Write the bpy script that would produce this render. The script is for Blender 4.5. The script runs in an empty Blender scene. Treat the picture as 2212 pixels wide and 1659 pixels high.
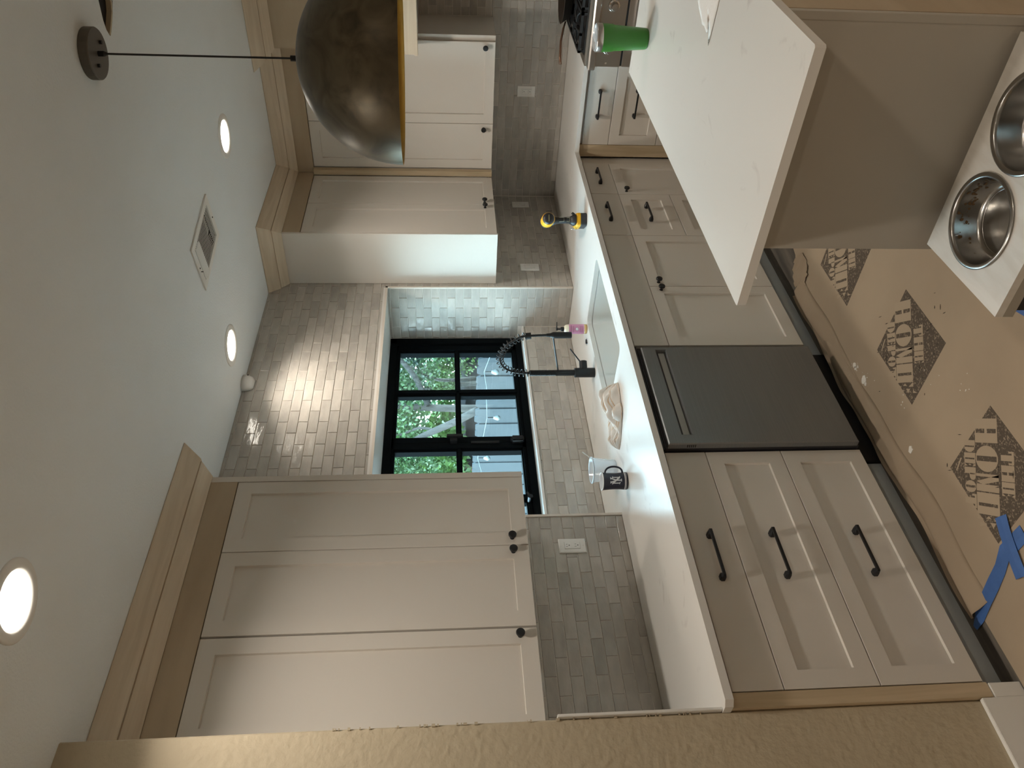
import bpy, bmesh, math, random
from mathutils import Vector, Matrix, noise
from mathutils.geometry import tessellate_polygon
R = random.Random(7)
S = bpy.context.scene
COL = S.collection
PI = math.pi

# ------------------------------------------------------------------ camera, world, lights, exposure
CAM = Vector((-4.9587, -2.7584, 1.6848)); YAW, PIT, ROL, FPX = 0.74446, -0.082824, -0.0096493, 1688.08
fw = Vector((math.cos(PIT)*math.cos(YAW), math.cos(PIT)*math.sin(YAW), math.sin(PIT)))
rt = Vector((math.sin(YAW), -math.cos(YAW), 0)); up = rt.cross(fw)
r2 = rt*math.cos(ROL) + up*math.sin(ROL); u2 = up*math.cos(ROL) - rt*math.sin(ROL)
cd = bpy.data.cameras.new('camera'); cam = bpy.data.objects.new('camera', cd); COL.objects.link(cam)
mx = Matrix.Identity(4)
for i in range(3):                       # the phone was held upright but the picture is stored lying on its side
    mx[i][0] = -u2[i]; mx[i][1] = r2[i]; mx[i][2] = -fw[i]; mx[i][3] = CAM[i]
cam.matrix_world = mx
cd.sensor_fit = 'HORIZONTAL'; cd.sensor_width = 36; cd.lens = FPX/2212*36; cd.clip_start = .05; cd.clip_end = 200
S.camera = cam
S.view_settings.view_transform = 'Standard'; S.view_settings.look = 'None'
S.view_settings.gamma = 1; S.view_settings.use_curve_mapping = False
S.view_settings.exposure = 0.38

W = bpy.data.worlds.new('sky'); S.world = W; W.use_nodes = True
nt = W.node_tree; nt.nodes.clear()
out = nt.nodes.new('ShaderNodeOutputWorld'); bg = nt.nodes.new('ShaderNodeBackground')
tc = nt.nodes.new('ShaderNodeTexCoord'); sep = nt.nodes.new('ShaderNodeSeparateXYZ'); rmp = nt.nodes.new('ShaderNodeValToRGB')
rmp.color_ramp.elements[0].position = .0; rmp.color_ramp.elements[0].color = (.68, .90, 1.0, 1)
rmp.color_ramp.elements[1].position = .8; rmp.color_ramp.elements[1].color = (.46, .77, 1.0, 1)
nt.links.new(tc.outputs['Generated'], sep.inputs[0]); nt.links.new(sep.outputs[2], rmp.inputs[0])
nt.links.new(rmp.outputs[0], bg.inputs[0]); bg.inputs[1].default_value = 20.0
nt.links.new(bg.outputs[0], out.inputs[0])

WARM = (1.0, .905, .79)
SLOT = [6.5, 7, 5.0, 10, 8.5, 8.5, 8.5, 7, 7]
CEIL = 2.719
LIGHTS = [(-3.863, -1.062, 11), (-1.385, -1.068, 11), (-1.993, -.296, 11),      # the three in view
          (-6.33, -1.06, 11), (-6.33, -3.5, 13), (-3.9, -3.5, 13), (-1.4, -3.5, 13), (-3.9,-5.3,12), (-6.33,-5.3,12)]  # out of view, no fixtures: first inferred from warm light, others added as fill
def down_light(x, y, e, k):
    l = bpy.data.lights.new('recessed_or_fill_lamp', 'AREA'); l.shape = 'DISK'; l.size = .14; l.energy = e
    l.color = WARM if k < 3 else (1.0, .87, .72); l.spread = math.radians(135)
    o = bpy.data.objects.new('recessed_or_fill_lamp', l); o.location = (x, y, CEIL-.012); COL.objects.link(o)
for k, (x, y, e) in enumerate(LIGHTS): down_light(x, y, SLOT[k], k)

# ------------------------------------------------------------------ materials
MATS = {}
def mat(name, col, rough=.5, metal=0, noise_amt=0, noise_scale=20, bump=0, bump_scale=200, stretch=None, spec=.5, emit=None, rnd=0, coat=0, detail=6):
    m = bpy.data.materials.new(name); m.use_nodes = True; MATS[name] = m
    t = m.node_tree; b = t.nodes['Principled BSDF']
    b.inputs['Roughness'].default_value = rough; b.inputs['Metallic'].default_value = metal
    b.inputs['Specular IOR Level'].default_value = spec
    b.inputs['Base Color'].default_value = (*col, 1)
    if coat: b.inputs['Coat Weight'].default_value = coat; b.inputs['Coat Roughness'].default_value = .05
    if emit: b.inputs['Emission Color'].default_value = (*emit[0], 1); b.inputs['Emission Strength'].default_value = emit[1]
    tcn = t.nodes.new('ShaderNodeTexCoord'); mp = t.nodes.new('ShaderNodeMapping'); t.links.new(tcn.outputs['Object'], mp.inputs[0])
    if stretch: mp.inputs['Scale'].default_value = stretch
    last = None
    if noise_amt or rnd:
        nz = t.nodes.new('ShaderNodeTexNoise'); nz.inputs['Scale'].default_value = noise_scale; nz.inputs['Detail'].default_value = detail
        if rnd:
            oi = t.nodes.new('ShaderNodeObjectInfo'); ad = t.nodes.new('ShaderNodeVectorMath'); ad.operation = 'ADD'
            cb = t.nodes.new('ShaderNodeVectorMath'); cb.operation = 'SCALE'; cb.inputs[3].default_value = 37
            t.links.new(oi.outputs['Random'], cb.inputs[0]); t.links.new(mp.outputs[0], ad.inputs[0]); t.links.new(cb.outputs[0], ad.inputs[1])
            t.links.new(ad.outputs[0], nz.inputs['Vector'])
        else: t.links.new(mp.outputs[0], nz.inputs['Vector'])
        rg = t.nodes.new('ShaderNodeMapRange'); rg.inputs['From Min'].default_value = .25; rg.inputs['From Max'].default_value = .75
        rg.inputs['To Min'].default_value = 1-noise_amt; rg.inputs['To Max'].default_value = 1+noise_amt
        t.links.new(nz.outputs[0], rg.inputs[0]); fac = rg.outputs[0]
        if rnd:
            r3 = t.nodes.new('ShaderNodeMapRange'); r3.inputs['To Min'].default_value = 1-rnd; r3.inputs['To Max'].default_value = 1+rnd
            t.links.new(oi.outputs['Random'], r3.inputs[0]); mu = t.nodes.new('ShaderNodeMath'); mu.operation = 'MULTIPLY'
            t.links.new(fac, mu.inputs[0]); t.links.new(r3.outputs[0], mu.inputs[1]); fac = mu.outputs[0]
        mc = t.nodes.new('ShaderNodeVectorMath'); mc.operation = 'SCALE'; mc.inputs[0].default_value = col
        t.links.new(fac, mc.inputs[3]); t.links.new(mc.outputs[0], b.inputs['Base Color'])
    if bump:
        n2 = t.nodes.new('ShaderNodeTexNoise'); n2.inputs['Scale'].default_value = bump_scale; n2.inputs['Detail'].default_value = 3
        if rnd: t.links.new(ad.outputs[0], n2.inputs['Vector'])
        else: t.links.new(mp.outputs[0], n2.inputs['Vector'])
        bp = t.nodes.new('ShaderNodeBump'); bp.inputs['Strength'].default_value = 1; bp.inputs['Distance'].default_value = bump
        t.links.new(n2.outputs[0], bp.inputs['Height']); t.links.new(bp.outputs[0], b.inputs['Normal'])
    return m

def two_tone(name, c1, c2, scale=4, lo=.45, hi=.6, rough=.5, stretch=None, distortion=0, bump=0, bump_scale=100, metal=0, detail=8, dabs=None, rough2=None):
    m = bpy.data.materials.new(name); m.use_nodes = True; MATS[name] = m
    t = m.node_tree; b = t.nodes['Principled BSDF']; b.inputs['Roughness'].default_value = rough; b.inputs['Metallic'].default_value = metal
    tcn = t.nodes.new('ShaderNodeTexCoord'); mp = t.nodes.new('ShaderNodeMapping'); t.links.new(tcn.outputs['Object'], mp.inputs[0])
    if stretch: mp.inputs['Scale'].default_value = stretch
    nz = t.nodes.new('ShaderNodeTexNoise'); nz.inputs['Scale'].default_value = scale; nz.inputs['Detail'].default_value = detail
    nz.inputs['Distortion'].default_value = distortion; t.links.new(mp.outputs[0], nz.inputs['Vector'])
    cr = t.nodes.new('ShaderNodeValToRGB'); e = cr.color_ramp.elements
    e[0].position = lo; e[0].color = (*c1, 1); e[1].position = hi; e[1].color = (*c2, 1)
    if dabs: x = cr.color_ramp.elements.new(dabs[0]); x.color = (*dabs[1], 1)
    t.links.new(nz.outputs[0], cr.inputs[0]); t.links.new(cr.outputs[0], b.inputs['Base Color'])
    if bump:
        n2 = t.nodes.new('ShaderNodeTexNoise'); n2.inputs['Scale'].default_value = bump_scale; n2.inputs['Detail'].default_value = 4
        t.links.new(mp.outputs[0], n2.inputs['Vector'])
        bp = t.nodes.new('ShaderNodeBump'); bp.inputs['Strength'].default_value = 1; bp.inputs['Distance'].default_value = bump
        t.links.new(n2.outputs[0], bp.inputs['Height']); t.links.new(bp.outputs[0], b.inputs['Normal'])
    return m

PAINT = mat('cabinet_paint', (.645, .605, .55), .42, bump=.0003, bump_scale=60)
ISLP = mat('shaded_island_paint', (.44, .41, .355), .5, bump=.0002, bump_scale=80)  # cabinet paint darkened: the island's shade is put into the colour
TOE = mat('toe_kick_paint', (.42, .44, .44), .5)
WHITE = mat('white_plastic', (.78, .77, .74), .3)
CEILM = mat('ceiling_paint', (.77, .81, .83), .9, bump=.0016, bump_scale=110, noise_amt=.02, noise_scale=3)
PALEW = mat('pale_wall_paint', (.70, .71, .71), .8)
BEIGE = mat('beige_wall_paint', (.49, .415, .295), .75, bump=.003, bump_scale=45, noise_amt=.05, noise_scale=5)
WOODX = two_tone('raw_wood_along_x', (.56, .46, .34), (.68, .58, .45), 3.0, .35, .7, .6, stretch=(.7, 9, 9), distortion=.8, dabs=(.52, (.62, .52, .395)))
WOODY = two_tone('raw_wood_along_y', (.56, .46, .34), (.68, .58, .45), 3.0, .35, .7, .6, stretch=(9, .7, 9), distortion=.8, dabs=(.52, (.62, .52, .395)))
WOODZ = two_tone('raw_wood_upright', (.46, .36, .23), (.60, .48, .33), 3.0, .35, .7, .6, stretch=(9, 9, .7), distortion=.8)
FRZX = two_tone('frieze_wood_along_x', (.42, .33, .225), (.49, .395, .28), 2.2, .35, .7, .6, stretch=(.8, 4, 4), distortion=.6)
FRZY = two_tone('frieze_wood_along_y', (.42, .33, .225), (.49, .395, .28), 2.2, .35, .7, .6, stretch=(4, .8, 4), distortion=.6)
QUARTZ = two_tone('quartz', (.71, .69, .655), (.55, .52, .49), 5, .64, .78, .30, distortion=2.2, detail=10)
GROUT = mat('grout', (.74, .70, .64), .9)
TILE = mat('glazed_tile', (.45, .422, .382), .11, noise_amt=.13, noise_scale=11, bump=.0016, bump_scale=14, rnd=.11, stretch=(1, 1, 2.6))
TRIM = mat('edge_trim', (.68, .62, .55), .4)
BLACK = mat('matte_black_metal', (.016, .017, .019), .40, spec=.3)
WINB = mat('black_window_paint', (.006, .0085, .010), .55, spec=.015)
DWM = mat('black_stainless', (.235, .245, .255), .40, metal=.7, noise_amt=.06, noise_scale=3, stretch=(1, 1, 60))
DWB = mat('dishwasher_dark', (.02, .02, .024), .3)
KICK = mat('black_kickplate', (.006, .006, .007), .6)
STEEL = mat('stainless_steel', (.52, .49, .46), .28, metal=1, noise_amt=.05, noise_scale=4, stretch=(40, 1, 1))
CHROME = mat('chrome', (.8, .8, .8), .08, metal=1)
BOWLM = mat('brushed_bowl_steel', (.38, .37, .35), .26, metal=1)
IRON = mat('cast_iron', (.012, .012, .013), .55, bump=.0005, bump_scale=400)
PANM = mat('seasoned_pan', (.06, .045, .035), .4, metal=.5)
COPPER = mat('copper_handle', (.20, .11, .07), .35, metal=.8)
BRONZE = two_tone('aged_bronze', (.068, .057, .040), (.150, .122, .080), 9, .32, .66, .40, distortion=1.5, metal=.7, detail=14, dabs=(.47, (.105, .086, .058)))
CANOPYM = mat('canopy_bronze', (.12, .11, .095), .5, metal=.4)
GOLD = mat('gold_leaf_inside', (.50, .32, .07), .45, metal=.75, noise_amt=.15, noise_scale=14)
PAPER = two_tone('kraft_paper', (.33, .255, .18), (.39, .305, .215), 2.4, .3, .7, .85, bump=.004, bump_scale=7)
PAPERD = two_tone('kraft_paper_fold', (.30, .23, .16), (.37, .285, .20), 2.4, .3, .7, .85, bump=.004, bump_scale=9)
INK = two_tone('rubbed_ink', (.27, .21, .15), (.085, .066, .048), 150, .34, .46, .9, detail=4)
PRINTK = mat('unprinted_paper', (.37, .29, .205), .85)
FLOORM = two_tone('dark_plank_floor', (.07, .062, .052), (.16, .14, .115), 3, .35, .65, .55, stretch=(1, 6, 6))
SINKM = mat('sink_composite', (.66, .66, .63), .3)
TAPE = mat('blue_painters_tape', (.05, .13, .36), .6, noise_amt=.1, noise_scale=30)
SCREWD = mat('dark_slot', (.03, .03, .03), .6)
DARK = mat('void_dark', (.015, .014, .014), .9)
DWX = 0
GYP = mat('gypsum_edge', (.45, .38, .27), .9)
GREEN = mat('green_powder_coat', (.035, .19, .018), .38, bump=.0002, bump_scale=500)
YELLOW = mat('yellow_plastic', (.78, .42, .02), .35)
RUBBER = mat('black_rubber', (.02, .022, .026), .45)
NAVY = mat('navy_mug', (.012, .016, .035), .3)
MUGW = mat('white_ceramic', (.75, .75, .76), .25)
SOAPB = mat('cream_soap', (.80, .77, .62), .15)
SOAPL = mat('amber_soap', (.66, .47, .20), .15)
PINK = mat('pink_label', (.62, .27, .42), .45)
PINKD = mat('pink_label_print', (.28, .09, .18), .5)
TOWELP = mat('paper_towel', (.80, .76, .72), .95, bump=.001, bump_scale=150)
PLASTER = mat('paint_drips', (.75, .72, .66), .8)
FEEDW = two_tone('whitewashed_board', (.64, .61, .56), (.56, .52, .46), 6, .45, .8, .5, stretch=(1, 5, 1), distortion=.5)
FEEDE = mat('feeder_edge', (.34, .31, .26), .6)
SPLOT = mat('burn_mark', (.03, .022, .018), .9)
LED = mat('led_diffuser', (1, 1, 1), .5, emit=((1.0, .93, .80), 14))
BARK = two_tone('tree_bark', (.022, .020, .018), (.05, .045, .04), 8, .3, .7, .9, stretch=(3, 3, .6), bump=.02, bump_scale=20)
LEAF = mat('leaf', (.026, .066, .017), .5, noise_amt=.6, noise_scale=2.5)
LEAFB = mat('bright_leaf', (0.0425, 0.09, 0.015), .5, noise_amt=.4, noise_scale=3)
LEAFP = mat('pale_leaf', (.075, .14, .06), .6, noise_amt=.4, noise_scale=2)
LEAFD = mat('blueish_leaf', (0.014, 0.035, 0.021), .5, noise_amt=.5, noise_scale=3)
FENCE = mat('weathered_fence', (0.01316, 0.01769, 0.02087), .85, noise_amt=.22, noise_scale=5, stretch=(8, 8, .8), rnd=.08)
SHED = mat('dark_siding', (0.0175, 0.0155, 0.018), .8, noise_amt=.25, noise_scale=4)
HOUSE = mat('pale_house', (0.11, 0.125, 0.135), .7)
ROOF = mat('blue_grey_roof', (0.035, 0.06, 0.085), .7)
GROUND = mat('yard_ground', (0.05, 0.045, 0.03), .95, noise_amt=.4, noise_scale=3)
BULB = mat('bulb_glass', (0.15, 0.17, 0.17), .08, spec=1)
EXTW = mat('exterior_wall', (.3, .3, .3), .8)
CABLE = mat('black_cable', (.015, .015, .016), .5)

g = bpy.data.materials.new('window_glass'); g.use_nodes = True; t = g.node_tree; t.nodes.clear()
o_ = t.nodes.new('ShaderNodeOutputMaterial'); mxn = t.nodes.new('ShaderNodeMixShader'); tr = t.nodes.new('ShaderNodeBsdfTransparent'); gl = t.nodes.new('ShaderNodeBsdfGlossy')
gl.inputs['Roughness'].default_value = .02; fr = t.nodes.new('ShaderNodeFresnel'); fr.inputs[0].default_value = 1.3
tr.inputs[0].default_value = (.93, .97, .96, 1)
t.links.new(fr.outputs[0], mxn.inputs[0]); t.links.new(tr.outputs[0], mxn.inputs[1]); t.links.new(gl.outputs[0], mxn.inputs[2]); t.links.new(mxn.outputs[0], o_.inputs[0])
GLASS = g
g = bpy.data.materials.new('clear_plastic'); g.use_nodes = True; t = g.node_tree; t.nodes.clear()
o_ = t.nodes.new('ShaderNodeOutputMaterial'); m1 = t.nodes.new('ShaderNodeMixShader'); tr = t.nodes.new('ShaderNodeBsdfTransparent'); pb = t.nodes.new('ShaderNodeBsdfPrincipled')
pb.inputs['Base Color'].default_value = (.90, .93, .95, 1); pb.inputs['Roughness'].default_value = .15
tr.inputs[0].default_value = (.96, .98, 1, 1); m1.inputs[0].default_value = .38
t.links.new(tr.outputs[0], m1.inputs[1]); t.links.new(pb.outputs[0], m1.inputs[2]); t.links.new(m1.outputs[0], o_.inputs[0])
CLEAR = g

# cloth with faint orange stripes
CLOTH = bpy.data.materials.new('striped_cloth'); CLOTH.use_nodes = True; t = CLOTH.node_tree; b = t.nodes['Principled BSDF']; b.inputs['Roughness'].default_value = .95
uv = t.nodes.new('ShaderNodeUVMap'); sx = t.nodes.new('ShaderNodeSeparateXYZ'); t.links.new(uv.outputs[0], sx.inputs[0])
ml = t.nodes.new('ShaderNodeMath'); ml.operation = 'MULTIPLY'; ml.inputs[1].default_value = 5.0; t.links.new(sx.outputs[1], ml.inputs[0])
fr_ = t.nodes.new('ShaderNodeMath'); fr_.operation = 'FRACT'; t.links.new(ml.outputs[0], fr_.inputs[0])
cr = t.nodes.new('ShaderNodeValToRGB'); cr.color_ramp.interpolation = 'LINEAR'; e = cr.color_ramp.elements
e[0].position = 0; e[0].color = (.68, .65, .61, 1); e[1].position = 1; e[1].color = (.68, .65, .61, 1)
for p_, c_ in ((.40, (.68, .65, .61)), (.44, (.52, .34, .18)), (.50, (.68, .65, .61)), (.56, (.68, .65, .61)), (.60, (.54, .37, .22)), (.66, (.68, .65, .61))):
    q = e.new(p_); q.color = (*c_, 1)
t.links.new(fr_.outputs[0], cr.inputs[0]); t.links.new(cr.outputs[0], b.inputs['Base Color'])

# ------------------------------------------------------------------ helpers
def box(bm, x0, x1, y0, y1, z0, z1):
    v = [bm.verts.new((x, y, z)) for x in (x0, x1) for y in (y0, y1) for z in (z0, z1)]
    for f in ((0, 1, 3, 2), (4, 6, 7, 5), (0, 4, 5, 1), (2, 3, 7, 6), (0, 2, 6, 4), (1, 5, 7, 3)): bm.faces.new([v[i] for i in f])
    return v
def obj(name, bm, m, parent=None, smooth=False, bevel=0, mats=None, auto=True):
    if bevel: bmesh.ops.bevel(bm, geom=bm.edges[:], offset=bevel, segments=2, affect='EDGES', clamp_overlap=True)
    if auto: bmesh.ops.recalc_face_normals(bm, faces=bm.faces[:])
    me = bpy.data.meshes.new(name); bm.to_mesh(me); bm.free()
    if smooth:
        for p in me.polygons: p.use_smooth = True
    me.materials.append(m)
    for q in (mats or []): me.materials.append(q)
    o = bpy.data.objects.new(name, me); COL.objects.link(o)
    if parent is not None: adopt(o, parent)
    return o
def wpos(o):
    v = Vector(o.location); p = o.parent
    return v if p is None or o.type != 'EMPTY' else v
def adopt(o, parent):
    o.parent = parent
    if parent.parent is None: o.matrix_parent_inverse = Matrix.Translation(-Vector(parent.location)) if parent.type == 'EMPTY' else Matrix.Identity(4)
def tag(o, label, cat, group=None, kind=None):
    o['label'] = label
    if cat: o['category'] = cat
    if group: o['group'] = group
    if kind: o['kind'] = kind
    return o
def thing(name, label, cat, loc, group=None):
    o = bpy.data.objects.new(name, None); COL.objects.link(o); o.location = loc; o.empty_display_size = .05
    return tag(o, label, cat, group)
def struct(name, bm, m, label=None, **k):
    o = obj(name, bm, m, **k); o['kind'] = 'structure'
    if label: o['label'] = label; 
    return o
def B(): return bmesh.new()
def bxo(name, m, parent, *a, bevel=0):
    bm = B(); box(bm, *a); return obj(name, bm, m, parent, bevel=bevel)
def frame_of(d):
    d = d.normalized(); a = Vector((0, 0, 1)) if abs(d.z) < .9 else Vector((1, 0, 0))
    u = d.cross(a).normalized(); return u, d.cross(u)
def rings(bm, pts, n, cap0=True, cap1=True):
    """pts: list of (center, u, v, ru, rv)"""
    L = []
    for c, u, v, ru, rv in pts:
        L.append([bm.verts.new(c + u*ru*math.cos(2*PI*k/n) + v*rv*math.sin(2*PI*k/n)) for k in range(n)])
    for a, b in zip(L, L[1:]):
        for k in range(n): bm.faces.new((a[k], a[(k+1) % n], b[(k+1) % n], b[k]))
    if cap0: bm.faces.new(L[0])
    if cap1: bm.faces.new(L[-1][::-1])
    return L
def cyl(bm, p, q, r, r1=None, n=20):
    p, q = Vector(p), Vector(q); u, v = frame_of(q-p); r1 = r if r1 is None else r1
    rings(bm, [(p, u, v, r, r), (q, u, v, r1, r1)], n)
def tube(bm, P, r, n=8, closed=False):
    P = [Vector(p) for p in P]; out_ = []; u = None
    for i, p in enumerate(P):
        d = (P[min(i+1, len(P)-1)] - P[max(i-1, 0)]).normalized()
        if u is None: u, v = frame_of(d)
        else: u = (u - d*u.dot(d)).normalized(); v = d.cross(u)
        rr = r(i/(len(P)-1)) if callable(r) else r
        out_.append((p, u, v, rr, rr))
    rings(bm, out_, n)
def lathe(bm, prof, c, n=40, cap0=False, cap1=False):
    c = Vector(c); X, Y = Vector((1, 0, 0)), Vector((0, 1, 0))
    rings(bm, [(c+Vector((0, 0, z)), X, Y, r, r) for r, z in prof], n, cap0, cap1)
def prism(bm, pts, axis, a, b):
    """extrude a 2D polygon; axis x: pts are (y,z); y: (x,z); z: (x,y)"""
    def P(p, t): return {'x': (t, p[0], p[1]), 'y': (p[0], t, p[1]), 'z': (p[0], p[1], t)}[axis]
    A = [bm.verts.new(P(p, a)) for p in pts]; Bv = [bm.verts.new(P(p, b)) for p in pts]; n = len(pts)
    bm.faces.new(A); bm.faces.new(Bv[::-1])
    for i in range(n): bm.faces.new((A[i], A[(i+1) % n], Bv[(i+1) % n], Bv[i]))
def plate(bm, loops, z0, z1):
    tri = tessellate_polygon([[Vector((x, y, 0)) for x, y in L] for L in loops])
    flat = [p for L in loops for p in L]
    T = [bm.verts.new((x, y, z1)) for x, y in flat]; Bo = [bm.verts.new((x, y, z0)) for x, y in flat]
    for a in tri:
        try: bm.faces.new([T[i] for i in a]); bm.faces.new([Bo[i] for i in a][::-1])
        except ValueError: pass
    o = 0
    for L in loops:
        n = len(L)
        for i in range(n): bm.faces.new((T[o+i], T[o+(i+1) % n], Bo[o+(i+1) % n], Bo[o+i]))
        o += n
def rrect(x0, x1, y0, y1, r, n=6):
    P = []
    for cx, cy, a in ((x1-r, y1-r, 0), (x0+r, y1-r, 90), (x0+r, y0+r, 180), (x1-r, y0+r, 270)):
        for k in range(n+1): t = math.radians(a+90*k/n); P.append((cx+r*math.cos(t), cy+r*math.sin(t)))
    return P
def FW(y0): return lambda a, d, z: (a, y0-d, z)       # faces looking toward -y
def FR(x0): return lambda a, d, z: (x0-d, a, z)       # faces looking toward -x
def fbox(bm, F, a0, a1, d0, d1, z0, z1):
    p = [F(a, d, z) for a in (a0, a1) for d in (d0, d1) for z in (z0, z1)]
    v = [bm.verts.new(q) for q in p]
    for f in ((0, 1, 3, 2), (4, 6, 7, 5), (0, 4, 5, 1), (2, 3, 7, 6), (0, 2, 6, 4), (1, 5, 7, 3)): bm.faces.new([v[i] for i in f])

# ------------------------------------------------------------------ key dimensions (metres)
ZC, ZCB = .914, .8894
YF, XF, XL = -.6512, -.6395, -4.0035
XA, XB, ZN, D1, ZS, D2 = -2.8267, -1.1075, 2.0375, .296, 1.214, .391
YU, XR = -.3535, -2.873
XS, YU2, XU2 = -1.0666, -.345, -.3434
YB, XBF = -.6128, -.618
RG0, RG1 = -1.159, -1.925
ZU, ZT, ZCR = 1.3875, 2.506, 2.612

# ------------------------------------------------------------------ room shell
bm = B(); box(bm, -8, 0.02, -7, .55, -.06, 0)
floor = struct('floor', bm, FLOORM, 'dark plank floor showing in narrow strips beside the paper')
# ceiling with a real hole (square frame + ring)
hole = [(-2.372, -1.945), (-2.378, -1.905), (-2.374, -1.875), (-2.362, -1.855), (-2.335, -1.872), (-2.300, -1.895), (-2.262, -1.925), (-2.235, -1.965), (-2.225, -2.01), (-2.245, -2.055), (-2.29, -2.075), (-2.34, -2.05), (-2.365, -2.0)]
bm = B(); plate(bm, [[(-8, -7), (.02, -7), (.02, .02), (-8, .02)], hole], CEIL, CEIL+.013)
ceiling = struct('ceiling', bm, CEILM, 'white lightly textured ceiling')
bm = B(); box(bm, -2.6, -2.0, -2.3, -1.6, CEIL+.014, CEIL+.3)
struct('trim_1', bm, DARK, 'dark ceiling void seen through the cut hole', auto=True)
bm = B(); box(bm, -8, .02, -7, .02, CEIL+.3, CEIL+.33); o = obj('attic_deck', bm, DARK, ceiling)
# back wall (holds the window niche)
bm = B()
y0 = .0025
box(bm, -8, XA, y0, .5, 0, CEIL+.3); box(bm, XB+.0025, .25, y0, .5, 0, CEIL+.3); box(bm, XA, XB, y0, .5, ZN, CEIL+.3)
wall_back = struct('wall_back', bm, GROUT, 'back wall faced with small greige glazed tiles around the window')
bm = B(); box(bm, XA, XB, D1+.0025, .5, 0, ZS-.012)
wall_niche = struct('wall_niche', bm, GROUT, 'tiled low wall and side of the recessed window niche')
bm = B(); box(bm, XA, XB, D1-.004, D2+.01, ZS-.012, ZS); obj('sill_ledge', bm, QUARTZ, wall_niche)
bm = B(); box(bm, XA, XB, -.001, D2+.06, ZN-.002, ZN+.018); obj('soffit_slab', bm, QUARTZ, wall_niche)
bm = B(); box(bm, XA, XA+.004, .004, D2, ZC, ZN); obj('side_lining', bm, GROUT, wall_niche)
bm = B(); box(bm, XB+.0022, XB+.006, .004, D2+.01, ZC, ZN); obj('side_lining', bm, GROUT, wall_niche)
# thin metal edge round the niche
bm = B(); box(bm, XB-.004, XB+.008, -.0045, .004, ZC, ZN+.006); box(bm, XA-.008, XB+.008, -.0045, .004, ZN-.006, ZN+.007); box(bm, XA-.008, XA+.004, -.0045, .004, ZC, ZN)
obj('niche_edge', bm, TRIM, wall_niche)
# right wall
bm = B(); box(bm, .0025, .25, -7, .5, 0, CEIL+.3)
wall_right = struct('wall_right', bm, GROUT, 'right wall with greige glazed tile backsplash behind the range')
# stub wall on the left
bm = B()
N = 26
prism(bm, [(-8, -.6), (-4.006, -.6), (-4.0, -.594), (-4.0, .5), (-8, .5)], 'z', 0, CEIL)
wall_left = struct('wall_left', bm, BEIGE, 'beige painted stub wall with rough plaster at the near left')
bm = B(); box(bm, -8, -4.001, -.616, -.6, 0, .141); box(bm, -4.001, -3.957, -.616, -.6, 0, .098)
struct('baseboard_left', bm, WHITE, 'white baseboard at the foot of the beige stub wall', bevel=.0015)
# torn plaster crumbs along the stub wall edge
bm = B()
for k in range(34):
    z = .95+R.random()*1.2
    s = .001+R.random()*.0018
    box(bm, -4.004-s, -4.0+s*.5, -.6015-s*.6, -.599, z, z+s*(1+R.random()*3))
obj('plaster_crumb', bm, GYP, wall_left)['kind'] = 'stuff'
# unseen rest of the room
bm = B(); box(bm, -8.1, -8, -7, .5, 0, CEIL); struct('wall_far_left', bm, PALEW, 'pale wall behind the viewer on the left')
bm = B(); box(bm, -8, .02, -7.1, -7, 0, CEIL); struct('wall_front', bm, PALEW, 'pale wall behind the viewer')

# ------------------------------------------------------------------ tiles
PZ, PX, GAP = .0488, .1505, .0030
tile_cache = {}
def tile_mesh(w, h):
    key = (round(w, 3), round(h, 3))
    if key in tile_cache: return tile_cache[key]
    w, h = key; bm = B(); c = .0013; d = .0045
    ring = lambda i, z: [bm.verts.new((x*(w/2-i), z, y*(h/2-i))) for x, y in ((-1, -1), (1, -1), (1, 1), (-1, 1))]
    a = ring(0, d); b_ = ring(0, c*.8); f = ring(c, 0)
    for A, Bv in ((a, b_), (b_, f)):
        for k in range(4): bm.faces.new((A[k], A[(k+1) % 4], Bv[(k+1) % 4], Bv[k]))
    bm.faces.new(f); bmesh.ops.recalc_face_normals(bm, faces=bm.faces[:])
    me = bpy.data.meshes.new('tile'); bm.to_mesh(me); bm.free(); me.materials.append(TILE); tile_cache[key] = me
    return me
def tiles(parent, a0, a1, z0, z1, place, zref=1.336, aref=-3.351, rot=0, skip=None):
    k0 = math.floor((z0-zref)/PZ); z = zref+k0*PZ; k = k0
    while z < z1-.004:
        lo, hi = max(z, z0), min(z+PZ, z1); ph = aref + (PX/2 if k % 2 else 0)
        j = math.floor((a0-ph)/PX); a = ph+j*PX
        while a < a1-.004:
            l, r = max(a, a0), min(a+PX, a1)
            if r-l > .008 and hi-lo > .008 and not (skip and skip((l+r)/2, (lo+hi)/2)):
                w, h = r-l-GAP, hi-lo-GAP
                o = bpy.data.objects.new('tile', tile_mesh(w, h)); COL.objects.link(o); o.parent = parent
                o.location = place((l+r)/2, (lo+hi)/2, -.0006*R.random())
                o.rotation_euler = (R.gauss(0, .006), 0, rot+R.gauss(0, .003))
            a += PX
        z += PZ; k += 1
back = lambda a, z, d: (a, d, z)
tiles(wall_back, -4.0, XA-.009, ZC, ZU+.01, back)
tiles(wall_back, XB+.009, -.004, ZC, ZU+.01, back)
tiles(wall_back, XB+.009, XS+.01, ZU+.01, ZN+.008, back)
tiles(wall_back, -2.98, -.96, ZN+.008, CEIL, back)
tiles(wall_niche, XA, XB-.004, ZC, ZS-.013, lambda a, z, d: (a, D1+d, z), aref=XB)
tiles(wall_niche, 0.003, D1, ZC, 1.336-2*PZ, lambda a, z, d: (XB+d, a, z), rot=-PI/2, aref=.075)
tiles(wall_niche, 0.003, D2, 1.336-2*PZ, ZN-.003, lambda a, z, d: (XB+d, a, z), rot=-PI/2, aref=.075)
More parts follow.
